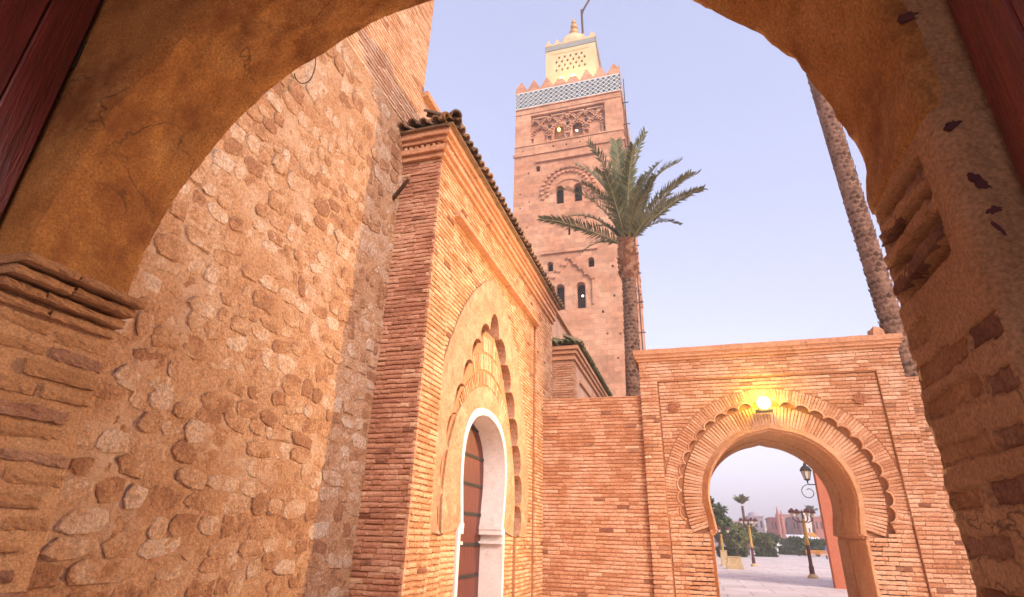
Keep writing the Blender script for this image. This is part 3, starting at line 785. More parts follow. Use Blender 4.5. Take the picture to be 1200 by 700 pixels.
# second bay further along the wall
bay = thing('wall_bay', 'small projecting brick bay with green tiled eave behind the courtyard wall', 'building', (XP, 19, 0))
YA2, YB2 = 15.92, 24.0
FP2 = Frame((XP, 0, 0), (0,1,0), (0,0,1), (1,0,0)); FS2 = Frame((0, YA2, 0), (1,0,0), (0,0,1), (0,-1,0))
mb = MB(); mb.box(WORLD, XS-.05, XP-.02, YA2+.025, YB2, 0, 6.95); mb.obj('wall_core', 'wall_plaster', bay)
lay(bay, FS2, 3.6, 6.5, .072, None, XS-.02, XP, 0, 'gate_brick', fill=.7)
lay(bay, FP2, 3.6, 6.5, .072, lambda u, v: u < YA2+.5, YA2, YA2+.52, 0, 'gate_brick', fill=.7)
finish(bay, 'brick', 300, 'brickwork', 20)
for (w, z0, z1) in ((.05, 6.50, 6.60), (.02, 6.60, 6.68), (.10, 6.68, 6.80), (.16, 6.80, 6.92)):
    mb = MB(); mb.box(WORLD, XS-.02, XP+w, YA2-w, YB2, z0+.002, z1); mb.obj('moulding', 'moulding', bay)
mb = MB(); mb.box(FP2, YA2+.9, YA2+3.4, 6.0, 6.08, -.02, .05); mb.obj('moulding', 'moulding', bay)
GM = tile_mesh('green_tile', .6, .09)
y = YA2-.1
while y < YB2: tile(GM, bay, (XP+.26, y, 6.97), (1,0), .5); y += .2
x = XS+.05
while x < XP+.15: tile(GM, bay, (x, YA2-.26, 6.97), (0,-1), .5); x += .2
mb = MB(); mb.add([(XP+.2, YA2-.2, 6.95), (XP+.2, YB2, 6.95), (XS-.05, YB2, 7.35), (XS-.05, YA2+.2, 7.35), (XS-.05, YA2-.2, 6.95)], [(0,1,2,3), (0,3,4)]); mb.obj('roof_slab', 'green_tile', bay)

# ================================================================== COURTYARD GATE AND WALLS
YG = 12.0
FG = Frame((0, YG, 0), (1,0,0), (0,0,1), (0,-1,0))
gate = thing('courtyard_gate', 'brick gateway with scalloped horseshoe arch opening onto the plaza', 'gate', (1.64, YG, 0))
GC, GZ, GR = 1.62, 2.30, 1.285
gl, gr_ = -.83, 4.16
hh = [(1.27, 0), (1.27, .8), (1.27, 1.60), (1.30, 1.66), (1.21, 1.70), (1.215, 1.76)]
arc = [(GR*math.cos(a), GZ+GR*math.sin(a)*(1.0 if a < 0 else .985)) for a in np.linspace(math.radians(-19), math.radians(82), 22)]
hh += arc[1:]+[(0, GZ+GR*.985+.035)]
gprof = [(GC-a, b) for a, b in hh]+[(GC+a, b) for a, b in hh[::-1][1:]]
in_g = inpoly(gprof)
RS, NL = 1.78, 24
a0, a1 = math.radians(-13), math.radians(193)
cpt = [(GC+RS*math.cos(a), GZ+RS*math.sin(a)) for a in np.linspace(a0, a1, NL+1)]
scg = []
for a, b in zip(cpt[:-1], cpt[1:]): scg += bulge(a, b, .095, 7, 1)[:-1]
scg.append(cpt[-1])
in_s = inpoly(scg+[(GC-RS, 1.74), (GC+RS, 1.74)])
RO = 2.12
def in_out(u, v): return v > 1.74 and (u-GC)**2+(v-GZ)**2 < (RO+.0)**2 if v > GZ-.3 else False
# bodies
def rect_(u0, u1, v0, v1): return [(u0, v0), (u0, v1), (u1, v1), (u1, v0)]
mb = MB(); gout = [(GC+(u-GC)*1.09, v if v < 1.6 else v+(v-1.6)*.06) for u, v in gprof]; mb.plate(FG, [(gl+.03, 0), (gl+.03, 5.12), (gr_-.03, 5.12), (gr_-.03, 0)]+gout[::-1], [], -2.095, -.150); mb.obj('wall_core', 'gate_mortar', gate)
fx0, fx1, fz1 = -.45, 3.69, 4.65
mb = MB(); mb.box(FG, gl+.02, fx0-.004, 0, 5.12, -.148, -.022); mb.box(FG, fx1+.004, gr_-.02, 0, 5.12, -.148, -.022); mb.box(FG, fx0-.003, fx1+.003, fz1+.005, 5.12, -.148, -.022)
mb.obj('frame_backing', 'gate_mortar', gate)
mb = MB(); mb.plate(FG, [(fx0, 0), (fx0, fz1), (fx1, fz1), (fx1, 0)]+[(GC+RS, 0), (GC+RS, 1.74)]+scg+[(GC-RS, 1.74), (GC-RS, 0)], [], -.148, -.068); mb.obj('panel_backing', 'gate_mortar', gate)
cg = .0745
lay(gate, FG, .15, 5.12, cg, lambda u, v: u < fx0-.01 or u > fx1+.01 or v > fz1+.02, gl, gr_, 0, 'gate_brick')
slot = lambda u, v: 1.63 < v < 1.755 and (-.02 < u < .28 or 2.96 < u < 3.27)
lay(gate, FG, .15, fz1, cg, lambda u, v: (not in_g(u, v)) and not slot(u, v) and not (v > 1.74 and (in_s(u, v) or in_out(u, v))), fx0+.01, fx1-.01, -.046, 'gate_brick')
# radial bricks
nb = 104
for i in range(nb):
    a = math.radians(-26)+math.radians(232)*(i+.5)/nb; da = math.radians(232)/nb
    ca, sa = math.cos(a), math.sin(a)
    for (r0, r1, w, k_) in ((1.30, 1.755, -.108, 0),):
        rm = (r0+r1)/2; u, v = GC+rm*ca, GZ+rm*sa
        if v > 1.755: put(gate, FG, u, v, r1-r0-.006, rm*da*.84, w, .03, 'gate_brick', a, lift=.004)
nb = 124
for i in range(nb):
    a = math.radians(-12)+math.radians(204)*(i+.5)/nb; da = math.radians(204)/nb
    ca, sa = math.cos(a), math.sin(a)
    r0 = RS
    while in_s(GC+(r0+.02)*ca, GZ+(r0+.02)*sa) and r0 < 2.0: r0 += .01
    r1 = RO-.005
    rm = (r0+.02+r1)/2; u, v = GC+rm*ca, GZ+rm*sa
    if abs(u-GC) < fx1-GC-.02: put(gate, FG, u, v, r1-r0-.03, rm*da*.82, -.046, .03, 'gate_brick', a, lift=.004)
finish(gate, 'brick', 300, 'brickwork', 30)
# scallop lips, each lobe a raised rim
for a, b in zip(cpt[:-1], cpt[1:]):
    m2 = MB(); arcp = bulge(a, b, .098, 8, 1); m2.tube([FG.p(q[0], q[1], -.048) for q in arcp], .017, 6)
    m2.obj('scallop', 'gate_brick', gate, smooth=True)
# passage lining
mb = MB()
def ring(prof, y, e):
    out = []
    for (u, v) in prof:
        d = np.array([u-GC, max(0, v-1.7)*.8]); n_ = np.linalg.norm(d)+1e-6; q = (u+d[0]/n_*e, v+d[1]/n_*e); out.append((q[0], y, q[1]))
    return out
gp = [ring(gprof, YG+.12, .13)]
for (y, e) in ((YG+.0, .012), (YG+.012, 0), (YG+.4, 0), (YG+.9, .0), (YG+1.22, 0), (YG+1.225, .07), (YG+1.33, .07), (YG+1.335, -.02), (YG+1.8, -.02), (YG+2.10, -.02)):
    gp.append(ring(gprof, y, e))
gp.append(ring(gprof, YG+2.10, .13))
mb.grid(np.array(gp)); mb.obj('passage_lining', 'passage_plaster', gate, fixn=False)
# rim moulding of the opening
mb = MB(); mb.tube([FG.p(u, v, -.112) for (u, v) in gprof[4:-4]], .030, 6); mb.obj('arch_rim', 'gate_brick', gate, smooth=True)
for sg in (-1, 1):
    m2 = MB(); u0, u1 = sorted((GC+sg*1.20, GC+sg*1.32)); m2.box(FG, u0, u1, 1.665, 1.70, -1.2, -.035); m2.box(FG, min(GC+sg*1.235, GC+sg*1.315), max(GC+sg*1.235, GC+sg*1.315), 1.63, 1.664, -1.2, -.045); m2.obj('impost', 'moulding', gate)
# cornice
def gmould(th, x0, x1, w, z0, z1, Yw, seed):
    b = MB(); t = np.linspace(x0-w, x1+w, 60); r_ = []
    for (dw, zz) in ((-.25, z0), (0, z0), (0, z1), (-.25, z1)):
        r_.append([(x, Yw-w-dw-.006*fbm((x*2, zz*7, seed), 2), zz+.008*fbm((x*1.5, zz*3, seed+3), 2)) for x in t])
    b.grid(np.array(r_))
    for xx in (x0-w, x1+w): b.add([(xx, Yw-w, z0), (xx, Yw+2.1, z0), (xx, Yw+2.1, z1), (xx, Yw-w, z1)], [(0,1,2,3)])
    return b.obj('moulding', 'moulding', th)
gmould(gate, gl, gr_, .035, 5.11, 5.17, YG, 1); gmould(gate, gl, gr_, .07, 5.17, 5.225, YG, 2); gmould(gate, gl, gr_, .03, 5.225, 5.25, YG, 3); gmould(gate, gl, gr_, .10, 5.25, 5.36, YG, 4)
mb = MB(); mb.box(WORLD, gl-.098, gr_+.098, YG-.08, YG+2.1, 5.22, 5.352); mb.obj('roof', 'moulding', gate)
for (px, py) in ((790, 477), (1008, 467)):
    c = atY(px, py, YG+.03); m2 = MB()
    f2 = Frame((c[0], YG+.025, c[2]), (1,0,0), (0,0,1), (0,-1,0)); n = 16
    for (r0, r1, w0, w1) in ((.0, .045, .05, .055),):
        pass
    petals = [((.105+.012*math.cos(8*t))*math.cos(t), (.105+.012*math.cos(8*t))*math.sin(t)) for t in np.linspace(0, 2*math.pi, 65)[:-1]]
    m2.plate(f2, petals, [], -.05, .02); ro = m2.obj('rosette', 'rosette_brick', gate)
    for k in range(8):
        t = k*math.pi/4; m3 = MB(); cc = f2.p(.06*math.cos(t), .06*math.sin(t), .02)
        m3.add([f2.p(.03*math.cos(t), .03*math.sin(t), .022), f2.p(.065*math.cos(t-.3), .065*math.sin(t-.3), .022), f2.p(.095*math.cos(t), .095*math.sin(t), .022), f2.p(.065*math.cos(t+.3), .065*math.sin(t+.3), .022), f2.p(.065*math.cos(t), .065*math.sin(t), .04)], [(0,1,4), (1,2,4), (2,3,4), (3,0,4)])
        pt = m3.obj('petal', 'rosette_brick'); sub(pt, ro)
# lumps on top right corner
m2 = MB(); c = np.array([4.0, YG+.25, 5.45])
# side walls
def cwall(x0, x1, zt, Yw, label):
    th = thing('courtyard_wall', label, 'wall', ((x0+x1)/2, Yw, 0))
    f = Frame((0, Yw, 0), (1,0,0), (0,0,1), (0,-1,0))
    mb = MB(); mb.box(f, x0, x1, 0, zt-.01, -.9, -.02); mb.obj('wall_core', 'gate_mortar', th)
    lay(th, f, .15, zt, .0745, None, x0, x1, 0, 'gate_brick')
    finish(th, 'brick', 300, 'brickwork', 30)
    b = MB(); t = np.linspace(x0, x1, 40); r_ = []
    for (dw, zz) in ((-.0, zt-.006), (.012, zt-.002), (.012, zt+.02), (-.9, zt+.03)):
        r_.append([(x, Yw-dw, zz+.012*fbm((x*2, 1, dw), 1.6)) for x in t])
    b.grid(np.array(r_)); b.obj('coping', 'moulding', th)
    return th
cwall(-3.05, gl, 4.37, YG+.10, 'low brick wall between the mosque portal and the gateway')
cwall(gr_, 8.5, 4.52, YG+.14, 'brick wall running on from the gateway towards the plastered jamb')

# gate lamp (lit)
Lp = atY(895, 472, YG-.16)
gl_ = thing('wall_floodlight', 'lit warm floodlight mounted above the gateway arch', 'lamp', (Lp[0], YG, Lp[2]))
mb = MB(); mb.lathe((0,0,0), [(0,0)], 3) if False else None
mb = MB(); fL = Frame((Lp[0], YG, Lp[2]), (1,0,0), (0,0,1), (0,-1,0))
mb.tube([fL.p(0, .0, -.09), fL.p(0, 0, .06), fL.p(0, 0, .10)], [.05, .05, .105], 14); mb.obj('housing', 'iron', gl_)
mb = MB(); mb.box(fL, -.16, .16, -.16, -.13, -.06, .16); mb.obj('bracket', 'iron', gl_)
gb = MB(); n = 14
prof_l = [(.115, .0), (.13, .04), (.115, .09), (.07, .125), (.01, .135)]
Vv = []; Fv = []
for (r_, w) in prof_l:
    for k in range(n): Vv.append(fL.p(r_*math.cos(k*2*math.pi/n), r_*math.sin(k*2*math.pi/n), .10+w))
for i in range(len(prof_l)-1):
    for k in range(n): Fv.append((i*n+k, i*n+(k+1) % n, (i+1)*n+(k+1) % n, (i+1)*n+k))
Fv.append(tuple(range((len(prof_l)-1)*n, len(prof_l)*n))); gb.add(Vv, Fv); gb.obj('lens', 'floodlight_glow', gl_, smooth=True)
al = bpy.data.lights.new('floodlight', 'AREA'); al.shape = 'DISK'; al.size = .18; al.energy = 520; al.color = (1.0, .62, .27)
ao = bpy.data.objects.new('floodlight', al); COL.objects.link(ao); ao.location = fL.p(0, 0, .26); ao.rotation_euler = Vector((0.12, 1, .10)).to_track_quat('Z', 'Y').to_euler()
attach(ao, gl_)

# ================================================================== MINARET
XM, YM, HM = -9.82, 50.6, 6.4
mina = thing('minaret', 'tall square stone minaret with tiled band, merlons and lantern turret', 'tower', (XM, YM+HM, 0))
def archtop(u, v0, hw, h, n=8, k=1.0):
    zs = v0+h-hw*k
    return [(u-hw, v0), (u-hw, zs)]+[(u-hw*math.cos(t), zs+hw*k*math.sin(t)) for t in np.linspace(0, math.pi, n+1)[1:-1]]+[(u+hw, zs), (u+hw, v0)]
def rect(u0, u1, v0, v1): return [(u0, v0), (u0, v1), (u1, v1), (u1, v0)]
def lobed(fr, uc, vc, R, a0, a1, n, r, w, th, name='lobed_arch', k=1.0):
    b = MB()
    for i in range(n):
        a = a0+(a1-a0)*(i+.5)/n; c = (uc+R*math.cos(a), vc+R*k*math.sin(a)); s_ = r
        q = [(c[0]+s_*math.cos(t), c[1]+s_*math.sin(t)) for t in np.linspace(0, 2*math.pi, 7)[:-1]]
        q2 = [(c[0]+s_*.55*math.cos(t), c[1]+s_*.55*math.sin(t)) for t in np.linspace(0, 2*math.pi, 7)[:-1]]
        b.plate(fr, q, [], w-.1, w+.24)
    return b.obj(name, 'minaret_stone', th, kind='stuff')
def mface(fr, HM=HM):
    T = []
    top_rect = rect(-4.45, 4.45, 44.35, 48.55)
    wins = [rect(-.13, .13, 31.3, 32.9), archtop(-2.1, 27.2, .32, 1.15), archtop(2.25, 27.2, .32, 1.15), archtop(-1.05, 22.7, .46, 2.9), archtop(1.1, 22.7, .46, 2.9),
            archtop(-1.0, 35.4, .46, 2.4), archtop(1.05, 35.4, .46, 2.4), rect(-3.75, -3.25, 40.2, 40.95), rect(-.13, .13, 16.5, 18)]
    rh = random.Random(5)
    for _ in range(70):                              # putlog holes
        u, v = rh.choice([-5.6, -4.6, -3.4, 3.4, 4.6, 5.6, 0, -1.6, 1.6])+rh.uniform(-.2, .2), rh.uniform(15, 44)
        if any(min(p[0] for p in w)-.9 < u < max(p[0] for p in w)+.9 and min(p[1] for p in w)-1.3 < v < max(p[1] for p in w)+1.3 for w in wins) or 34 < v < 43.2 and abs(u) < 4.2 or 22 < v < 29.8 and abs(u) < 3.1: continue
        h_ = rh.uniform(.07, .12); wins.append(rect(u-h_, u+h_, v-h_*1.2, v+h_*1.2))
    mb = MB(); mb.plate(fr, rect(-HM, HM, 0, 52.6), [top_rect]+wins, -.8, 0); mb.obj('wall', 'minaret_stone', mina)
    # flat sheet behind the openings, painted with the dark of unlit rooms
    mb = MB(); mb.plate(fr, rect(-4.4, 4.4, 15, 43.5), [], -1.2, -1.0); mb.obj('shade_backing', 'painted_shade', mina)
    # niche panel
    ns = [archtop(-3.3, 44.75, .62, 2.1), archtop(3.3, 44.75, .62, 2.1), archtop(-1.1, 44.55, .62, 2.3), archtop(1.1, 44.55, .62, 2.3)]
    lat = []
    mb = MB(); mb.plate(fr, rect(-4.43, 4.43, 44.36, 48.54), ns[2:], -.78, -.58); mb.obj('niche_panel', 'minaret_stone', mina)
    for nn in ns[:2]:
        pass
    for u in (-3.3, -1.1, 1.1, 3.3):
        lobed(fr, u, 45.75, 1.05, math.radians(-25), math.radians(205), 13, .13, -.48, mina, k=1.15)
        lobed(fr, u, 45.75, .80, math.radians(-25), math.radians(205), 9, .10, -.50, mina, k=1.2)
        b = MB(); q0 = archtop(u, 44.5, .72, 2.35); q1 = archtop(u, 44.5, .60, 2.2); b.plate(fr, q0+q1[::-1], [], -.59, -.44); b.obj('niche_frame', 'minaret_stone', mina)
        for du in (-.8, .8):
            b = MB(); b.box(fr, u+du-.07, u+du+.07, 44.4, 45.6, -.59, -.34); b.obj('colonnette', 'minaret_stone', mina)
    for u in (-2.2, 0, 2.2):
        lobed(fr, u, 46.55, 1.08, math.radians(5), math.radians(175), 11, .15, -.46, mina, k=1.35)
        b = MB(); b.plate(fr, [(u+.26*math.cos(t), 46.95+.30*math.sin(t)) for t in np.linspace(0, 2*math.pi, 9)[:-1]], [], -.60, -.572); b.obj('hole_shade', 'painted_shade', mina)  # dark discs laid on the panel, painted as the shade of holes
    for u in (-3.85, -2.75, -1.65, -.55, .55, 1.65, 2.75, 3.85):
        lobed(fr, u, 47.35, .52, math.radians(0), math.radians(180), 7, .095, -.46, mina, k=1.15)
    for u in (-4.4, 4.4):
        s_ = 1 if u < 0 else -1
        lobed(fr, u, 46.55, 1.08, math.radians(5 if s_ > 0 else 95), math.radians(85 if s_ > 0 else 175), 6, .15, -.46, mina, k=1.35)
    for u0, u1 in ((-4.3, -2.3), (-2.0, -.2), (.2, 2.0), (2.3, 4.3)):
        b = MB(); b.box(fr, u0, u1, 48.15, 48.32, -.58, -.2); b.obj('fillet', 'minaret_stone', mina)
    # string courses
    for (v0, v1, w) in ((42.6, 42.95, .16), (44.05, 44.25, .10), (48.9, 49.05, .10), (49.7, 49.82, .14)):
        b = MB(); b.box(fr, -HM-(w if v0 < 43 else 0), HM+(w if v0 < 43 else 0), v0, v1, 0.003, w); b.obj('string_course', 'minaret_stone', mina)
    b = MB(); b.box(fr, -3.75, 3.95, 41.35, 41.6, -.02, .28); b.obj('string_course', 'minaret_stone', mina)
    b = MB(); b.box(fr, -3.0, 3.0, 29.2, 29.42, -.02, .24); b.obj('string_course', 'minaret_stone', mina)
    # big lobed arch (two rings) with blind arch round the twin windows
    lobed(fr, 0, 37.2, 2.95, math.radians(-22), math.radians(202), 19, .24, .02, mina, k=1.0)
    lobed(fr, 0, 37.2, 2.35, math.radians(-18), math.radians(198), 17, .20, .02, mina, k=1.0)
    b = MB(); q0 = [(1.95*math.cos(t), 36.9+1.75*math.sin(t)) for t in np.linspace(0, math.pi, 17)]; q1 = [(1.72*math.cos(t), 36.9+1.52*math.sin(t)) for t in np.linspace(math.pi, 0, 17)]
    b.plate(fr, q0+q1, [], -.02, .12); b.obj('arch_band', 'minaret_stone', mina)
    # stepped gable over the lower twin windows
    st = [(-2.35, 25.9), (-1.75, 26.4), (-1.2, 27.05), (-.6, 27.7), (0, 28.4)]
    st = st+[(-a, b_) for a, b_ in st[::-1][1:]]
    for p0, p1 in zip(st[:-1], st[1:]):
        b = MB(); b.tube([fr.p(p0[0], p0[1], .03), fr.p(p1[0], p1[1], .05)], .17, 4); b.obj('gable_band', 'minaret_stone', mina)
    for p0 in st:
        b = MB(); b.box(fr, p0[0]-.22, p0[0]+.22, p0[1]-.12, p0[1]+.32, -.02, .30); b.obj('gable_knob', 'minaret_stone', mina)
    for u in (-2.35, 2.35):
        b = MB(); b.box(fr, u-.07, u+.07, 23.0, 25.9, -.02, .2); b.obj('gable_leg', 'minaret_stone', mina)
    for u in (-1.05, 1.1):
        b = MB(); q0 = archtop(u, 22.6, .72, 3.2); q1 = archtop(u, 22.6, .56, 3.0); b.plate(fr, q0+q1[::-1], [], -.02, .05); b.obj('window_frame', 'minaret_stone', mina)
    # tile band
    b = MB(); b.box(fr, -HM+.02, HM-.02, 49.86, 52.36, .003, .05); band = b.obj('tile_band', 'tile_dark', mina)
    b = MB(); cell = .62; k = 0
    nx = int(2*HM/cell); cell = 2*HM/nx
    for i in range(nx):
        for j in range(4):
            u, v = -HM+cell*(i+.5), 49.9+cell*(j+.5)
            if v+cell/2 > 52.5: continue
            for sg in (-1, 1):
                d = cell/2; wd = .055
                P_ = [(u-d-wd, v-sg*d), (u-d+wd, v-sg*d), (u+d+wd, v+sg*d), (u+d-wd, v+sg*d)]
                b.plate(fr, P_, [], .05, .085+(.004 if sg > 0 else 0))
            b.plate(fr, [(u-.07, v+.31-.0), (u, v+.31+.07), (u+.07, v+.31), (u, v+.31-.07)], [], .05, .095)
    for (v0, v1) in ((49.82, 49.93), (52.30, 52.42)): b.box(fr, -HM+.02, HM-.02, v0, v1, .05, .10)
    ob = b.obj('tile_lattice', 'tile_white'); ob['kind'] = 'stuff'; sub(ob, band)
    b = MB(); b.box(fr, -HM-.06, HM+.06, 52.42, 52.75, -.5, .10); b.obj('cornice', 'minaret_stone', mina)
    # merlons
    for i in range(8):
        u = -HM+.62+i*(2*HM-1.24)/7
        q = [(u-.72, 52.75), (u-.66, 53.15), (u-.44, 53.3), (u-.40, 53.65), (u-.22, 53.8), (u-.16, 54.15), (u+.16, 54.15), (u+.22, 53.8), (u+.40, 53.65), (u+.44, 53.3), (u+.66, 53.15), (u+.72, 52.75)]
        b = MB(); b.plate(fr, q, [], -.55, .04); b.obj('merlon', 'minaret_stone', mina)
mface(Frame((XM, YM, 0), (1,0,0), (0,0,1), (0,-1,0)))
mface(Frame((XM+HM-.001, YM+HM, 0), (0,1,0), (0,0,1), (1,0,0)), HM-.012)
mb = MB(); mb.box(WORLD, XM-HM+.01, XM+HM-1.3, YM+1.3, YM+2*HM, 0, 52.7); mb.obj('tower_core', 'minaret_stone', mina)
mb = MB(); mb.box(WORLD, XM-HM, XM-HM+.9, YM+.81, YM+2*HM, 0, 52.69); mb.obj('wall', 'minaret_stone', mina)
mb = MB(); mb.box(WORLD, XM-HM+.3, XM+HM-.3, YM+.3, YM+2*HM, 52.3, 52.72); mb.obj('terrace', 'minaret_stone', mina)
for fr in (Frame((XM-HM, YM+HM, 0), (0,-1,0), (0,0,1), (-1,0,0)), Frame((XM, YM+2*HM, 0), (-1,0,0), (0,0,1), (0,1,0))):
    for i in range(8):
        u = -HM+.62+i*(2*HM-1.24)/7
        q = [(u-.72, 52.75), (u-.40, 53.65), (u-.16, 54.15), (u+.16, 54.15), (u+.40, 53.65), (u+.72, 52.75)]
        b = MB(); b.plate(fr, q, [], -.55, .04); b.obj('merlon', 'minaret_stone', mina)
# pole on the side: lightning conductor bracket
b = MB(); b.tube([(XM+HM+.35, YM+1.0, 18), (XM+HM+.35, YM+1.0, 52.5)], .05, 5); b.obj('conduit', 'iron', mina)
for zz in np.arange(20, 52, 3.2):
    b = MB(); b.tube([(XM+HM-.05, YM+1.0, zz), (XM+HM+.75, YM+1.0, zz)], .06, 5); b.obj('bracket', 'iron', mina)
# turret
TH, TY = 3.35, YM+HM-.0
TZ0, TZ1 = 52.7, 62.9
def tface(fr, TH=TH):
    holes = []
    for j in range(4):
        for i in range(6):
            u = -1.9+i*.76+(.38 if j % 2 else 0); v = 58.3+j*.72
            if u > 2.0: continue
            holes.append([(u-.20, v), (u, v+.30), (u+.20, v), (u, v-.30)])
    b = MB(); b.plate(fr, rect(-TH, TH, TZ0, TZ1), holes+[archtop(0, 52.9, .7, 2.6)], -.5, 0); b.obj('turret_wall', 'turret_stone', mina)
    b = MB(); q0 = rect(-2.5, 2.5, 57.6, 61.3); q1 = rect(-2.3, 2.3, 57.8, 61.1); b.plate(fr, q0+q1[::-1]+[], [], -.02, .06) if False else b.box(fr, -2.5, 2.5, 61.15, 61.3, -.02, .08); b.obj('turret_fillet', 'turret_stone', mina)
    b = MB(); b.box(fr, -2.6, 2.6, 52.8, 61.5, -.75, -.6); b.obj('shade_backing', 'old_brick', mina)  # dark backing whose colour stands for the shade behind the lattice holes
    b = MB(); b.box(fr, -TH+.01, TH-.01, 61.9, 62.75, .003, .05); band = b.obj('tile_band', 'tile_dark', mina)
    b = MB()
    for i in range(12):
        u = -TH+.28+i*(2*TH-.56)/11
        for j in range(2):
            v = 62.12+j*.42
            for sg in (-1, 1): b.plate(fr, [(u-.28-.05, v-sg*.2), (u-.28+.05, v-sg*.2), (u+.28+.05, v+sg*.2), (u+.28-.05, v+sg*.2)], [], .05, .08+.004*sg)
    ob = b.obj('tile_lattice', 'tile_white'); ob['kind'] = 'stuff'; sub(ob, band)
    b = MB(); b.box(fr, -TH-.1, TH+.1, 62.75, 62.95, -.3, .12); b.obj('cornice', 'turret_stone', mina)
    for i in range(6):
        u = -TH+.4+i*(2*TH-.8)/5
        b = MB(); b.plate(fr, [(u-.42, 62.95), (u-.36, 63.25), (u-.2, 63.4), (u-.1, 63.85), (u+.1, 63.85), (u+.2, 63.4), (u+.36, 63.25), (u+.42, 62.95)], [], -.3, .02); b.obj('merlon', 'turret_stone', mina)
for k in range(4):
    a = k*math.pi/2; W_ = (math.sin(a), -math.cos(a), 0); U_ = (math.cos(a), math.sin(a), 0)
    tface(Frame((XM+W_[0]*(TH-.001*k), TY+W_[1]*(TH-.001*k), 0), U_, (0,0,1), W_), TH-.012*(k % 2))
mb = MB(); mb.box(WORLD, XM-TH+.2, XM+TH-.2, TY-TH+.2, TY+TH-.2, 62.6, 62.9); mb.obj('turret_roof', 'turret_stone', mina)
b = MB(); b.lathe((XM, TY, 62.9), [(2.3, 0), (2.3, 1.6), (2.25, 2.3), (1.9, 3.2), (1.3, 4.0), (.5, 4.5), (.12, 4.6)], 20); b.obj('dome', 'turret_stone', mina, smooth=True)
fin = MB(); prof_f = [(.10, 0), (.10, .2)]
def ball(z, r): return [(r*math.sin(t), z-r*math.cos(t)) for t in np.linspace(.15, math.pi-.15, 9)]
fin.lathe((XM, TY, 67.4), [(.09, 0)]+ball(.85, .68)+ball(2.05, .52)+ball(2.95, .36)+[(.06, 3.4), (.02, 4.3)], 14); fin.obj('finial', 'copper', mina, smooth=True)
Pq = [atY(683, 40, TY+2.0), atY(681.5, 12, TY+2.0), atY(692, -3, TY+2.0)]
b = MB(); b.tube([(Pq[0][0]+.1, TY+2, 62.8), Pq[0], Pq[1]], .17, 6); b.tube([Pq[1]+np.array([0, 0, -1.2]), Pq[1]+np.array([.2, 0, -.2]), Pq[2]], .15, 6); b.obj('flag_gallows', 'wood', mina)
# lamps that show lit on the minaret
for (px, py, m_, r_) in ((655, 152, 'small_glow', .22), (676, 153, 'small_glow_white', .13), (683, 347, 'small_glow_white', .11)):
    c = atY(px, py, YM+.5); b = MB(); b.lathe((c[0], c[1], c[2]-r_), [(r_*math.sin(t), r_-r_*math.cos(t)) for t in np.linspace(.05, math.pi-.05, 7)], 8); b.obj('lit_lamp', m_, mina, smooth=True)
fl = bpy.data.lights.new('terrace_light', 'AREA'); fl.energy = 450; fl.size = 2.5; fl.color = (1, .72, .34); fo = bpy.data.objects.new('terrace_light', fl); COL.objects.link(fo)
fo.location = (XM+.4, YM+.75, 53.0); fo.rotation_euler = Vector((0, -.75, -1)).to_track_quat('Z', 'Y').to_euler(); attach(fo, mina)

# ================================================================== PALMS
def frond_mesh(seed, L=4.2, droop=.35, lw=.55):
    r = random.Random(seed); b = MB(); n = 14; pts = []; ang = 0.0; p = np.array([0., 0., 0.]); side = r.uniform(-.1, .1)
    a = .12
    for i in range(n+1):
        t = i/n; pts.append(p.copy())
        th_ = a-droop*(t**1.6)*1.7
        p = p+np.array([math.cos(th_), side*t, math.sin(th_)])*L/n
    b.tube(pts, [.035*(1-.85*i/n)+.004 for i in range(n+1)], 4)
    m = 66
    for k in range(m):
        t = .12+.88*k/(m-1); x = t*n; i = min(n-1, int(x)); q = pts[i]+(pts[i+1]-pts[i])*(x-i); d = pts[i+1]-pts[i]; d /= np.linalg.norm(d)
        up = np.cross(d, (0, 1, 0)); up = -up if up[2] < 0 else up
        ln = lw*(.35+.65*math.sin(math.pi*min(1, (.08+t*.86)**.75)))*r.uniform(.85, 1.12)
        for sg in (-1, 1):
            out = np.array([0, sg, 0])
            fw = .42+.5*t+r.uniform(-.2, .2)
            dr = d*fw+out*.8+up*(.40+r.uniform(-.35, .25)); dr /= np.linalg.norm(dr)
            wv = np.cross(dr, up); wv /= np.linalg.norm(wv)+1e-9; w_ = .033
            tip = q+dr*ln+np.array([0, 0, -.05*ln]); mid = q+dr*ln*.45
            b.add([q-wv*w_*.5, q+wv*w_*.5, mid+wv*w_+up*.008, mid-wv*w_-up*.008, tip], [(0,1,2,3), (3,2,4)])
    return b
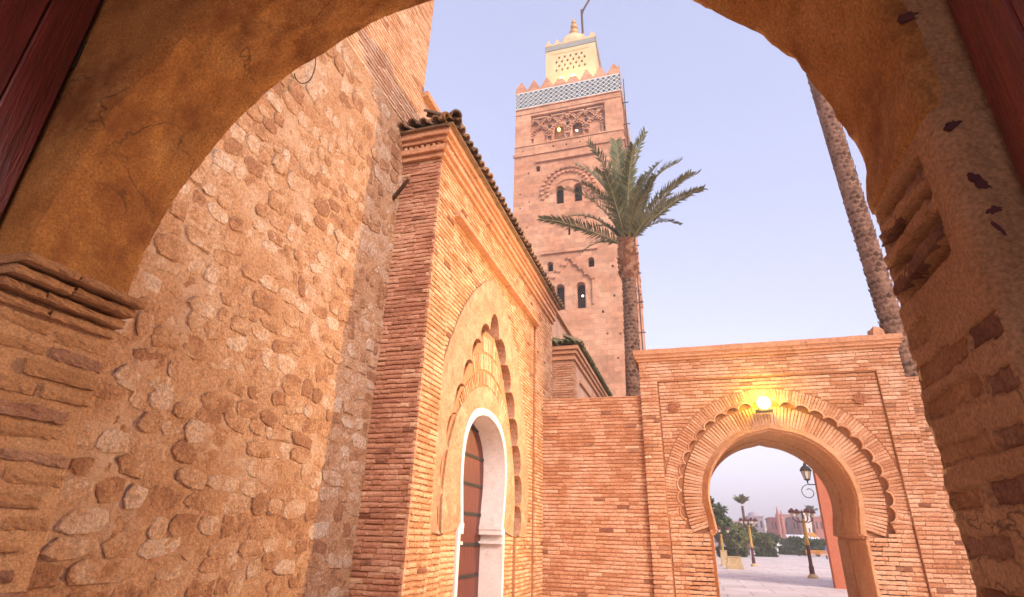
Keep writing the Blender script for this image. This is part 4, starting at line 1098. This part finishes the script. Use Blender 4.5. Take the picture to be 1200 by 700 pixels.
def palm(loc, top, rad, label, targets, nfill, Lf, boots=True, name='date_palm', crown=True):
    th = thing(name, label, 'palm tree', loc)
    loc = np.array(loc, float); top = np.array(top, float)
    n = 30; path = [loc+(top-loc)*i/n+np.array([.08*math.sin(i*.3), 0, 0])*rad for i in range(n+1)]
    b = MB(); b.tube(path, [rad*(1.12-.18*i/n) for i in range(n+1)], 14); b.obj('trunk', 'palm_bark', th, smooth=True)
    # old leaf scars, small lozenge scales in a spiral
    b = MB(); H = np.linalg.norm(top-loc); ax = (top-loc)/H; ux = np.cross(ax, (0,1,0)); ux /= np.linalg.norm(ux); vx = np.cross(ax, ux)
    nr = int(H/.15); per = 9
    for i in range(nr):
        t = i/nr; c = path[0]+(path[-1]-path[0])*t; R = rad*(1.12-.18*t)
        for k in range(per):
            a = 2*math.pi*(k+.5*(i % 2))/per + random.uniform(-.06, .06); e = ux*math.cos(a)+vx*math.sin(a); s_ = np.cross(ax, e)
            w_ = R*math.pi/per*1.05; h_ = .085; pr = rad*.13*random.uniform(.5, 1.3)
            q = c+e*R
            b.add([q-s_*w_-e*.01, q-ax*h_-e*.01, q+s_*w_-e*.01, q+ax*h_*1.1+e*pr*1.0, q+ax*h_*.4+e*pr], [(0,1,4), (1,2,4), (2,3,4), (3,0,4)])
    b.obj('bark_scales', 'palm_bark', th, kind='stuff')
    if boots:
        b = MB()
        for i in range(16):
            for k in range(9):
                t = i/15; a = 2*math.pi*(k+.5*(i % 2))/9; e = ux*math.cos(a)+vx*math.sin(a); s_ = np.cross(ax, e); z_ = -1.45+t*1.6
                R = rad*(.92+.38*math.sin(math.pi*min(1, t*.9+.1)))
                q = top+ax*z_+e*R*.8; tp = top+ax*(z_+.24)+e*(R+.09*random.uniform(.4, 1.3))
                w_ = .11
                b.add([q-s_*w_, q+s_*w_, tp+s_*w_*.7, tp-s_*w_*.7, q-ax*.12, tp-e*.06+ax*.02], [(0,4,1), (0,1,2,3), (3,2,5), (0,3,5), (1,5,2)])
        b.obj('leaf_bases', 'palm_boot', th, kind='stuff')
    if not crown: return th
    vs = []
    for i, (dr, lw) in enumerate(((.15, .56), (.30, .62), (.45, .62), (.62, .58), (.85, .55))):
        fb = frond_mesh(i+40, 1.0*Lf, dr, lw); me = fb.mesh('frond', 'palm_leaf'); me.materials.append(MATS['palm_rachis'])
        nf = 14*4+2
        for pi in range(nf): me.polygons[pi].material_index = 1
        vs.append(me)
    cb = top+ax*.15
    def add_frond(dvec, L, vi, roll=0):
        o = bpy.data.objects.new('frond', vs[vi]); COL.objects.link(o)
        d = Vector(dvec).normalized(); s_ = Vector((0,0,1)).cross(d); s_ = s_.normalized() if s_.length > .05 else Vector((0,1,0)); u = d.cross(s_)
        m = Matrix.Identity(4); q = L/Lf
        for r_ in range(3): m[r_][0], m[r_][1], m[r_][2] = d[r_]*q, s_[r_]*q, u[r_]*q
        m = Matrix.Translation(Vector(cb)+Vector(dvec).normalized()*.12) @ m @ Matrix.Rotation(roll, 4, 'X')
        o.parent = th; o.matrix_parent_inverse = th.matrix_basis.inverted(); o.matrix_basis = m
    for (tip, vi, lift) in targets:
        dv = np.array(tip)-cb; L = np.linalg.norm(dv); dv = dv/L+np.array([0, 0, lift]); add_frond(dv, L*.97, vi, random.uniform(-.5, .5))
    for i in range(nfill):
        a = i*2.399+random.uniform(-.3, .3); el = math.radians(random.uniform(26, 66)); 
        add_frond((math.cos(a)*math.cos(el), math.sin(a)*math.cos(el), math.sin(el)), Lf*random.uniform(.6, .88), min(4, max(0, int((80-math.degrees(el))/18)+random.choice((-1, 0, 0)))), random.uniform(-.6, .6))
    return th
PY = 20.0
pb = atY(742, 462, PY); pt = atY(735, 292, PY); base = np.array([pb[0]+(pb[0]-pt[0])*pb[2]/(pt[2]-pb[2])*.4, PY, 0])
tg = []
for (px, py, dy, vi, lf) in [(646,240,.3,3,.22), (664,206,-.8,2,.12), (684,182,.8,1,.08), (702,166,-.6,1,.06), (720,158,.6,0,.03), (752,156,-.3,0,.03), (770,188,1.2,0,.0), (818,196,.2,1,.10), (829,224,-.4,2,.16), (796,252,.5,3,.22), (682,262,1.0,4,.35), (738,170,-1.6,1,.1), (712,190,-2.2,2,.15), (690,205,-2.0,2,.15), (775,205,-1.8,2,.15), (760,222,-2.0,2,.2), (700,215,2.2,2,.15), (790,180,1.8,1,.1)]:
    q = atY(px, py, PY+dy); tg.append((q, min(4, vi+1), lf+.09))
palm(base, (pt[0], PY, pt[2]), .265, 'date palm with a full green crown rising behind the low courtyard wall', tg, 9, 4.3)
PY2 = 15.2
q0 = (atY(1048, 390, PY2)); q1 = (atY(972, 140, PY2))
sl_ = (q1-q0)/(q1[2]-q0[2]); b0 = q0-sl_*q0[2]; t0 = q0+sl_*(24-q0[2])
palm((b0[0], PY2, 0), (t0[0], PY2, 24.0), .235, 'leaning bare ringed palm trunk rising behind the gateway cornice', [], 22, 3.6, boots=True)
# old leaf bases around its foot above the wall
b = MB()
# stub of rubble on the gate roof corner
for (px, py, s_, lb) in ((1024, 382, .13, 'small orange lump of masonry on the gateway cornice'),):
    c = atY(px, py, YG+.25); V, F = stone_variant(991); b = MB(); b.add([(c[0]+p[0]*s_*2, YG+.25+p[1]*s_*2, 5.35+(p[2]+.15)*s_*1.6) for p in V], F)
    tag(b.obj('masonry_lump', 'moulding'), lb, 'stone')

# ================================================================== PLAZA BEYOND THE GATE
def onground(px, py): d = ray(px, py); return CAM+d*(-CAM[2]/d[2])
# red rendered building corner with wall lantern
bc = onground(980, 690)
rb = thing('red_wall', 'red rendered end of a wall past the gateway, carrying a lantern', 'wall', (bc[0], bc[1], 0))
mb = MB(); mb.box(WORLD, bc[0], bc[0]+9, bc[1], bc[1]+.4, 0, 7.5); mb.obj('wall', 'red_render', rb)
mb = MB(); mb.box(WORLD, bc[0]-.05, bc[0]+9.05, bc[1]-.05, bc[1]+.45, 7.5, 7.7); mb.obj('coping', 'moulding', rb)
for xx in (3.0, 6.0):
    mb = MB(); mb.box(WORLD, bc[0]+xx, bc[0]+xx+1.1, bc[1]-.03, bc[1]+.1, 2.0, 3.8); w_ = mb.obj('window', 'window_dark', rb)
wl = thing('wall_lantern', 'black wrought iron lantern on a scroll bracket fixed to the red corner', 'lantern', (bc[0], bc[1]+.2, 3.5))
LY = bc[1]+.2
c = atY(947, 568, LY); ctr = np.array([c[0], LY, c[2]])
b = MB(); e = atY(966, 569, LY); b.tube([ctr, (bc[0]+.02, LY, ctr[2])], .022, 6)
sc2 = []
for t in np.linspace(0, 2.2*math.pi, 30):
    r_ = .30*(1-.09*t); sc2.append((ctr[0]-.02+r_*math.sin(-t), LY, ctr[2]-.30+r_*math.cos(t)))
b.tube(sc2, .016, 5)
sc3 = [(ctr[0]+.45+.22*(1-.1*t)*math.sin(t), LY, ctr[2]-.22+.22*(1-.1*t)*math.cos(t)) for t in np.linspace(0, 1.9*math.pi, 24)]
b.tube(sc3, .014, 5); b.obj('bracket', 'iron', wl)
lt = ctr+np.array([0, 0, .02]); k_ = .034
b = MB(); b.lathe(lt, [(.02, 0), (.03, .12), (.11, .16), (.12, .20)], 6); b.obj('base', 'iron', wl)
b = MB(); b.lathe(lt, [(.105, .20), (.19, .52)], 6); b.obj('glass', 'lamp_glass', wl)
b = MB()
for k in range(6):
    a = k*math.pi/3; b.tube([lt+np.array([.108*math.cos(a), .108*math.sin(a), .2]), lt+np.array([.195*math.cos(a), .195*math.sin(a), .53])], .013, 4)
b.obj('glazing_bars', 'iron', wl)
b = MB(); b.lathe(lt, [(.23, .51), (.23, .54), (.15, .68), (.06, .74), (.06, .80), (.025, .84), (.01, .92)], 6); b.obj('cap', 'iron', wl)

def street_lamp(px, py, h, label, gold=.5, arms=4):
    g = onground(px, py); th = thing('street_lamp', label, 'street lamp', (g[0], g[1], 0), group='lamps on the plaza')
    b = MB(); b.lathe((g[0], g[1], 0), [(.25, 0), (.25, .08), (.20, .12), (.14, .2)], 10); b.obj('base', 'planter_stone', th)
    zg = h*(1-gold)
    b = MB(); b.lathe((g[0], g[1], 0), [(.12, .14), (.12, .5), (.088, .6), (.085, zg)], 10); b.obj('post', 'maroon_paint', th, smooth=True)
    b = MB(); b.lathe((g[0], g[1], 0), [(.10, zg), (.11, zg+.1), (.09, zg+.2), (.075, h-.5), (.10, h-.45), (.06, h-.4)], 10); b.obj('upper_post', 'gold_paint', th, smooth=True)
    for k in range(arms):
        a = k*2*math.pi/arms+.3; dx, dy = math.cos(a), math.sin(a)
        b = MB(); b.tube([(g[0], g[1], h-.5), (g[0]+dx*.25, g[1]+dy*.25, h-.55), (g[0]+dx*.5, g[1]+dy*.5, h-.42), (g[0]+dx*.52, g[1]+dy*.52, h-.32)], .025, 5); b.obj('arm', 'maroon_paint', th)
        O = (g[0]+dx*.52, g[1]+dy*.52, h-.34)
        b = MB(); b.lathe(O, [(.05, .05), (.08, .09), (.11, .24)], 6); b.obj('lantern_glass', 'lamp_glass', th)
        b = MB(); b.lathe(O, [(.17, .23), (.17, .31), (.09, .40), (.02, .46)], 6); b.obj('lantern_cap', 'maroon_paint', th)
    b = MB(); b.lathe((g[0], g[1], h-.42), [(.04, 0), (.04, .3), (.08, .34), (.02, .46)], 8); b.obj('finial', 'maroon_paint', th)
    return th
street_lamp(953, 678, 3.1, 'tall four lantern plaza lamp nearest the red corner, dark post, gold top', .52)
street_lamp(884, 664, 3.1, 'four lantern plaza lamp with the small palm behind it', .6)
street_lamp(849, 663.5, 2.45, 'short pale gold lamp post behind the sloped stone planter', .9, 3)
# planters
def planter(px, py, w, d, h, label, taper=.12):
    g = onground(px, py); th = thing('stone_planter', label, 'planter', (g[0], g[1], 0))
    b = MB(); x0, x1, y0, y1 = g[0]-w/2, g[0]+w/2, g[1], g[1]+d
    b.add([(x0,y0,0), (x1,y0,0), (x1,y1,0), (x0,y1,0), (x0+taper,y0+taper,h), (x1-taper,y0+taper,h), (x1-taper,y1-taper,h), (x0+taper,y1-taper,h)], [(0,1,2,3), (4,5,6,7), (0,1,5,4), (1,2,6,5), (2,3,7,6), (3,0,4,7)]); b.obj('body', 'planter_stone', th)
    b = MB(); b.box(WORLD, x0+taper-.04, x1-taper+.04, y0+taper-.04, y1-taper+.04, h, h+.06); b.obj('rim', 'planter_stone', th)
    return th
planter(862, 667.5, 1.0, .9, .66, 'tan sloped stone planter box on the plaza paving')
planter(850, 664, .5, .4, .95, 'tall narrow stone bollard box behind the sloped planter', .05)
# bench
g = onground(959, 655); th = thing('bench', 'orange slatted bench far across the plaza', 'bench', (g[0], g[1], 0))
for k in range(4):
    b = MB(); b.box(WORLD, g[0]-1.2, g[0]+1.2, g[1]+k*.13, g[1]+k*.13+.10, .42, .47); b.obj('slat', 'orange_cloth', th)
for k in range(3):
    b = MB(); b.box(WORLD, g[0]-1.2, g[0]+1.2, g[1]+.52, g[1]+.56, .55+k*.14, .65+k*.14); b.obj('backrest_slat', 'orange_cloth', th)
for xx in (-1.0, 1.0):
    b = MB(); b.box(WORLD, g[0]+xx-.04, g[0]+xx+.04, g[1]+.02, g[1]+.5, 0, .415); b.obj('leg', 'iron', th)

# leafy things
def leaf_cloud(centers, nleaf, size, squash=.8, seed=0):
    r = np.random.RandomState(seed); b = MB()
    tot = sum(c[3]**2 for c in centers)
    for (x, y, z, R) in centers:
        n = int(nleaf*R*R/tot)
        for _ in range(n):
            d = r.normal(size=3); d /= np.linalg.norm(d); q = np.array([x, y, z])+d*R*r.uniform(.35, 1.05)*np.array([1, 1, squash])
            a = r.normal(size=3); a /= np.linalg.norm(a); e = np.cross(a, d+r.normal(size=3)*.6); e /= np.linalg.norm(e)+1e-9
            s_ = size*r.uniform(.6, 1.3)
            b.add([q-a*s_, q+e*s_*.5, q+a*s_, q-e*s_*.5], [(0,1,2,3)])
    return b
def tree(x, y, h, R, label, material, seed, group='trees along the plaza', name='broadleaf_tree', trunk=.3):
    th = thing(name, label, 'tree', (x, y, 0), group=group); r = random.Random(seed)
    b = MB(); b.tube([(x, y, 0), (x+.1, y, h*trunk), (x-.1, y, h*.7)], [.06*R+.06, .05*R+.03, .03], 7)
    for k in range(5):
        a = r.uniform(0, 6.28); b.tube([(x, y, h*trunk*.9), (x+R*.6*math.cos(a), y+R*.6*math.sin(a), h*.65)], [.05*R, .02], 5)
    b.obj('trunk', 'wood', th)
    cs_ = []
    for k in range(14):
        a = r.uniform(0, 6.28); rr = R*r.uniform(0, .75); zz = h*(trunk+(1-trunk)*r.uniform(.15, .85)); fal = 1-.5*abs((zz/h-trunk)/(1-trunk)-.4)
        cs_.append((x+rr*fal*math.cos(a), y+rr*fal*math.sin(a), zz, R*r.uniform(.25, .45)))
    leaf_cloud(cs_, 2600, .07*R+.05, .8, seed).obj('crown', material, th, fixn=False)
def at_ground(px, Y): d = ray(px, 640); return d[0]*(Y/d[1])
for i, (px, Y, h, R, lb, m_) in enumerate([(833,62,6.2,2.4,'tall dark tree crowding the gateway edge of the plaza', 'leaf_dark'), (843,70,5.6,2.3,'dark tree behind the short gold lamp','leaf_dark'), (853,78,5.2,2.5,'dark rounded tree left of the small palm','leaf_dark'),
        (862,74,3.4,2.0,'yellow green bushy tree above the clipped hedge','leaf_olive'), (872,82,4.0,2.2,'mid green tree just left of the lamp with the palm','leaf_olive'), (891,84,2.9,2.0,'low spreading green tree right of the lamp with the palm','leaf_olive'), (900,92,2.7,2.0,'small olive green tree before the grey block','leaf_dark'), (935,96,2.6,1.8,'small dark tree behind the nearest plaza lamp','leaf_dark'), (947,100,2.4,1.7,'small rounded tree before the pink houses','leaf_olive'), (958,96,2.3,1.6,'low dark tree by the far bench','leaf_dark'), (925,110,2.4,1.8,'distant low tree between the white vans','leaf_dark')]):
    tree(at_ground(px, Y), Y, h, R, lb, m_, 60+i)
def hedge(px0, px1, Y, h, label, seed):
    x0, x1 = at_ground(px0, Y), at_ground(px1, Y); th = thing('hedge', label, 'hedge', ((x0+x1)/2, Y, 0))
    b = MB(); b.box(WORLD, x0+.1, x1-.1, Y+.1, Y+1.1, 0, h-.1); b.obj('branches', 'leaf_dark', th)
    r = np.random.RandomState(seed); b = MB(); nl = int((x1-x0)*330)
    for _ in range(nl):
        f_ = r.randint(3); q = np.array([r.uniform(x0, x1), Y if f_ < 2 else r.uniform(Y, Y+1.2), r.uniform(0, h) if f_ < 2 else h])+r.normal(size=3)*.06
        a = r.normal(size=3)*.12; e = r.normal(size=3)*.07; b.add([q-a, q+e, q+a, q-e], [(0,1,2,3)])
    b.obj('foliage', 'leaf_dark', th, fixn=False, kind='stuff')
hedge(839, 874, 76, .85, 'clipped dark hedge below the yellow green bush', 1)
hedge(884, 909, 82, .85, 'clipped dark hedge right of the lamp with the palm', 2)
hedge(912, 946, 104, 1.1, 'long grey green hedge in front of the white vans', 3)
# far palms
for (px, Y, h, lb) in ((876, 90, 7.4, 'small distant palm above the middle plaza lamp'), (957, 125, 8.0, 'faint distant palm beside the red corner')):
    x = at_ground(px, Y); palm((x, Y, 0), (x, Y, h-1.0), .17, lb, [], 20, 1.75, boots=False)
# distant houses
def house(px0, px1, Y, zt, material, label, storeys=2, dome=False, cols=4):
    x0, x1 = at_ground(px0, Y), at_ground(px1, Y); W_ = x1-x0
    th = thing('distant_house', label, 'house', ((x0+x1)/2, Y, 0))
    f = Frame((x0, Y, 0), (1,0,0), (0,0,1), (0,-1,0)); hs_ = []
    zt *= 1.15; sh = zt/storeys; cw = W_/cols
    for s in range(storeys):
        for c in range(cols):
            u = cw*(c+.5); hw = cw*.2; hs_.append(rect(u-hw, u+hw, s*sh+sh*.35, s*sh+sh*.78))
    b = MB(); b.plate(f, rect(0, W_, 0, zt), hs_, -.4, 0); b.box(f, 0, W_, 0, zt, -9, -.9); b.obj('wall', material, th)
    b = MB(); b.box(f, -.2, W_+.2, zt, zt+.35, -9, .15); b.obj('parapet', material, th)
    for hq in hs_:
        m2 = MB(); m2.box(f, hq[0][0]-.05, hq[2][0]+.05, hq[0][1]-.05, hq[1][1]+.05, -.35, -.25); m2.obj('window', 'window_dark', th)
    if dome:
        m2 = MB(); m2.lathe((x0+W_/2, Y+4.5, zt+.35), [(W_*.42*math.cos(t), W_*.34*math.sin(t)) for t in np.linspace(0, 1.55, 8)], 16); m2.obj('dome', material, th, smooth=True)
    return th
house(881, 899, 170, 6.9, 'house_grey', 'greyish lilac domed block on the skyline', 2, True, 3)
house(907, 919, 150, 6.0, 'house_red', 'dark pink house with tall windows beyond the trees', 2, False, 3)
house(920, 932, 165, 7.2, 'house_pink', 'pale pink flat roofed house on the skyline', 2, False, 3)
house(933, 945, 155, 6.4, 'house_pink', 'pink house directly behind the nearest plaza lamp', 2, False, 3)
house(946, 958, 150, 7.4, 'house_cream', 'cream house near the red corner', 3, False, 3)
house(959, 975, 160, 6.6, 'house_red', 'brick red house half hidden by the red corner', 2, False, 3)
house(860, 880, 180, 6.0, 'house_pink', 'pink roofed house behind the dark trees', 2, False, 4)
house(899, 908, 185, 5.4, 'house_cream', 'pale low house between the domed block and the dark pink house', 1, False, 2)
house(800, 858, 200, 7.0, 'house_grey', 'long lilac house hidden by the dark trees', 2, False, 8)
house(976, 1040, 170, 7.5, 'house_pink', 'long pink terrace house past the red corner', 2, False, 9)
for (px, lb, zt) in ((917, 'taller of two slender pink spires between the houses', 9.6), (921.5, 'shorter of two slender pink spires between the houses', 8.7)):
    x = at_ground(px, 148.5); b = MB(); b.lathe((x, 148.5, 0), [(.42, 0), (.40, zt-2), (.5, zt-1.9), (.3, zt-1.5), (.05, zt)], 8); tag(b.obj('spire', 'house_red'), lb, 'spire')
def van(px, Y, label, material, L=4.6, H=2.0):
    x = at_ground(px, Y); th = thing('parked_van', label, 'van', (x, Y, 0))
    f = Frame((x-L/2, Y, 0), (1,0,0), (0,0,1), (0,-1,0))
    b = MB(); b.plate(f, [(0,.35), (0,H*.9), (.15,H), (L*.72,H), (L*.84,H*.62), (L,H*.5), (L,.35)], [], -1.8, 0); b.obj('body', material, th)
    b = MB(); b.plate(f, [(L*.60,H*.62), (L*.60,H*.9), (L*.71,H*.9), (L*.79,H*.62)], [], -.02, .012); b.obj('side_window', 'window_dark', th)
    for u in (L*.2, L*.8):
        b = MB(); c = f.p(u, .33, 0); b.tube([c+np.array([0, .25, 0]), c+np.array([0, -.03, 0])], .33, 12); b.obj('wheel', 'rubber', th)
van(916, 118, 'white van parked on the far side of the plaza', 'van_white')
van(925, 124, 'second white van beyond the first, half behind a low tree', 'van_white', 4.2, 1.8)
van(968, 98, 'blue van parked by the red corner', 'van_blue', 4.4, 1.7)
# market awning: white canopy roof on posts, orange cloth
def stall(px0, px1, Y, z, label, material):
    x0, x1 = at_ground(px0, Y), at_ground(px1, Y); th = thing('market_stall', label, 'stall', ((x0+x1)/2, Y, 0))
    b = MB(); b.add([(x0,Y,z), (x1,Y,z), (x1,Y+2.5,z+.5), (x0,Y+2.5,z+.5), (x0,Y,z-.25), (x1,Y,z-.25), (x1,Y+2.5,z+.25), (x0,Y+2.5,z+.25)], [(0,1,2,3), (0,1,5,4), (4,5,6,7), (1,2,6,5), (0,3,7,4)]); b.obj('canopy', material, th)
    for x in (x0+.1, x1-.1):
        for y in (Y+.1, Y+2.4):
            b = MB(); b.tube([(x, y, 0), (x, y, z)], .05, 5); b.obj('post', 'iron', th)
    b = MB(); b.box(WORLD, x0+.3, x1-.3, Y+.4, Y+2, 0, .9); b.obj('counter', 'house_cream', th)
stall(925, 962, 120, 2.7, 'long white canopied market stall before the pink houses', 'van_white')
stall(951, 960, 112, 3.0, 'small orange awning stall near the red corner', 'orange_cloth')

# ================================================================== HAZE over the far side of the plaza
mb = MB(); mb.box(WORLD, -1520, 1520, -620, 2520, -1.02, 76)
hz = mb.obj('haze', None); hz['kind'] = 'stuff'
hm = bpy.data.materials.new('haze'); hm.use_nodes = True; hn = hm.node_tree; hn.nodes.clear()
ho = hn.nodes.new('ShaderNodeOutputMaterial'); hv = hn.nodes.new('ShaderNodeVolumePrincipled')
hv.inputs['Color'].default_value = (.93, .90, .96, 1); hv.inputs['Density'].default_value = .0016; hv.inputs['Anisotropy'].default_value = .0
hn.links.new(hv.outputs[0], ho.inputs['Volume']); hz.data.materials.append(hm)
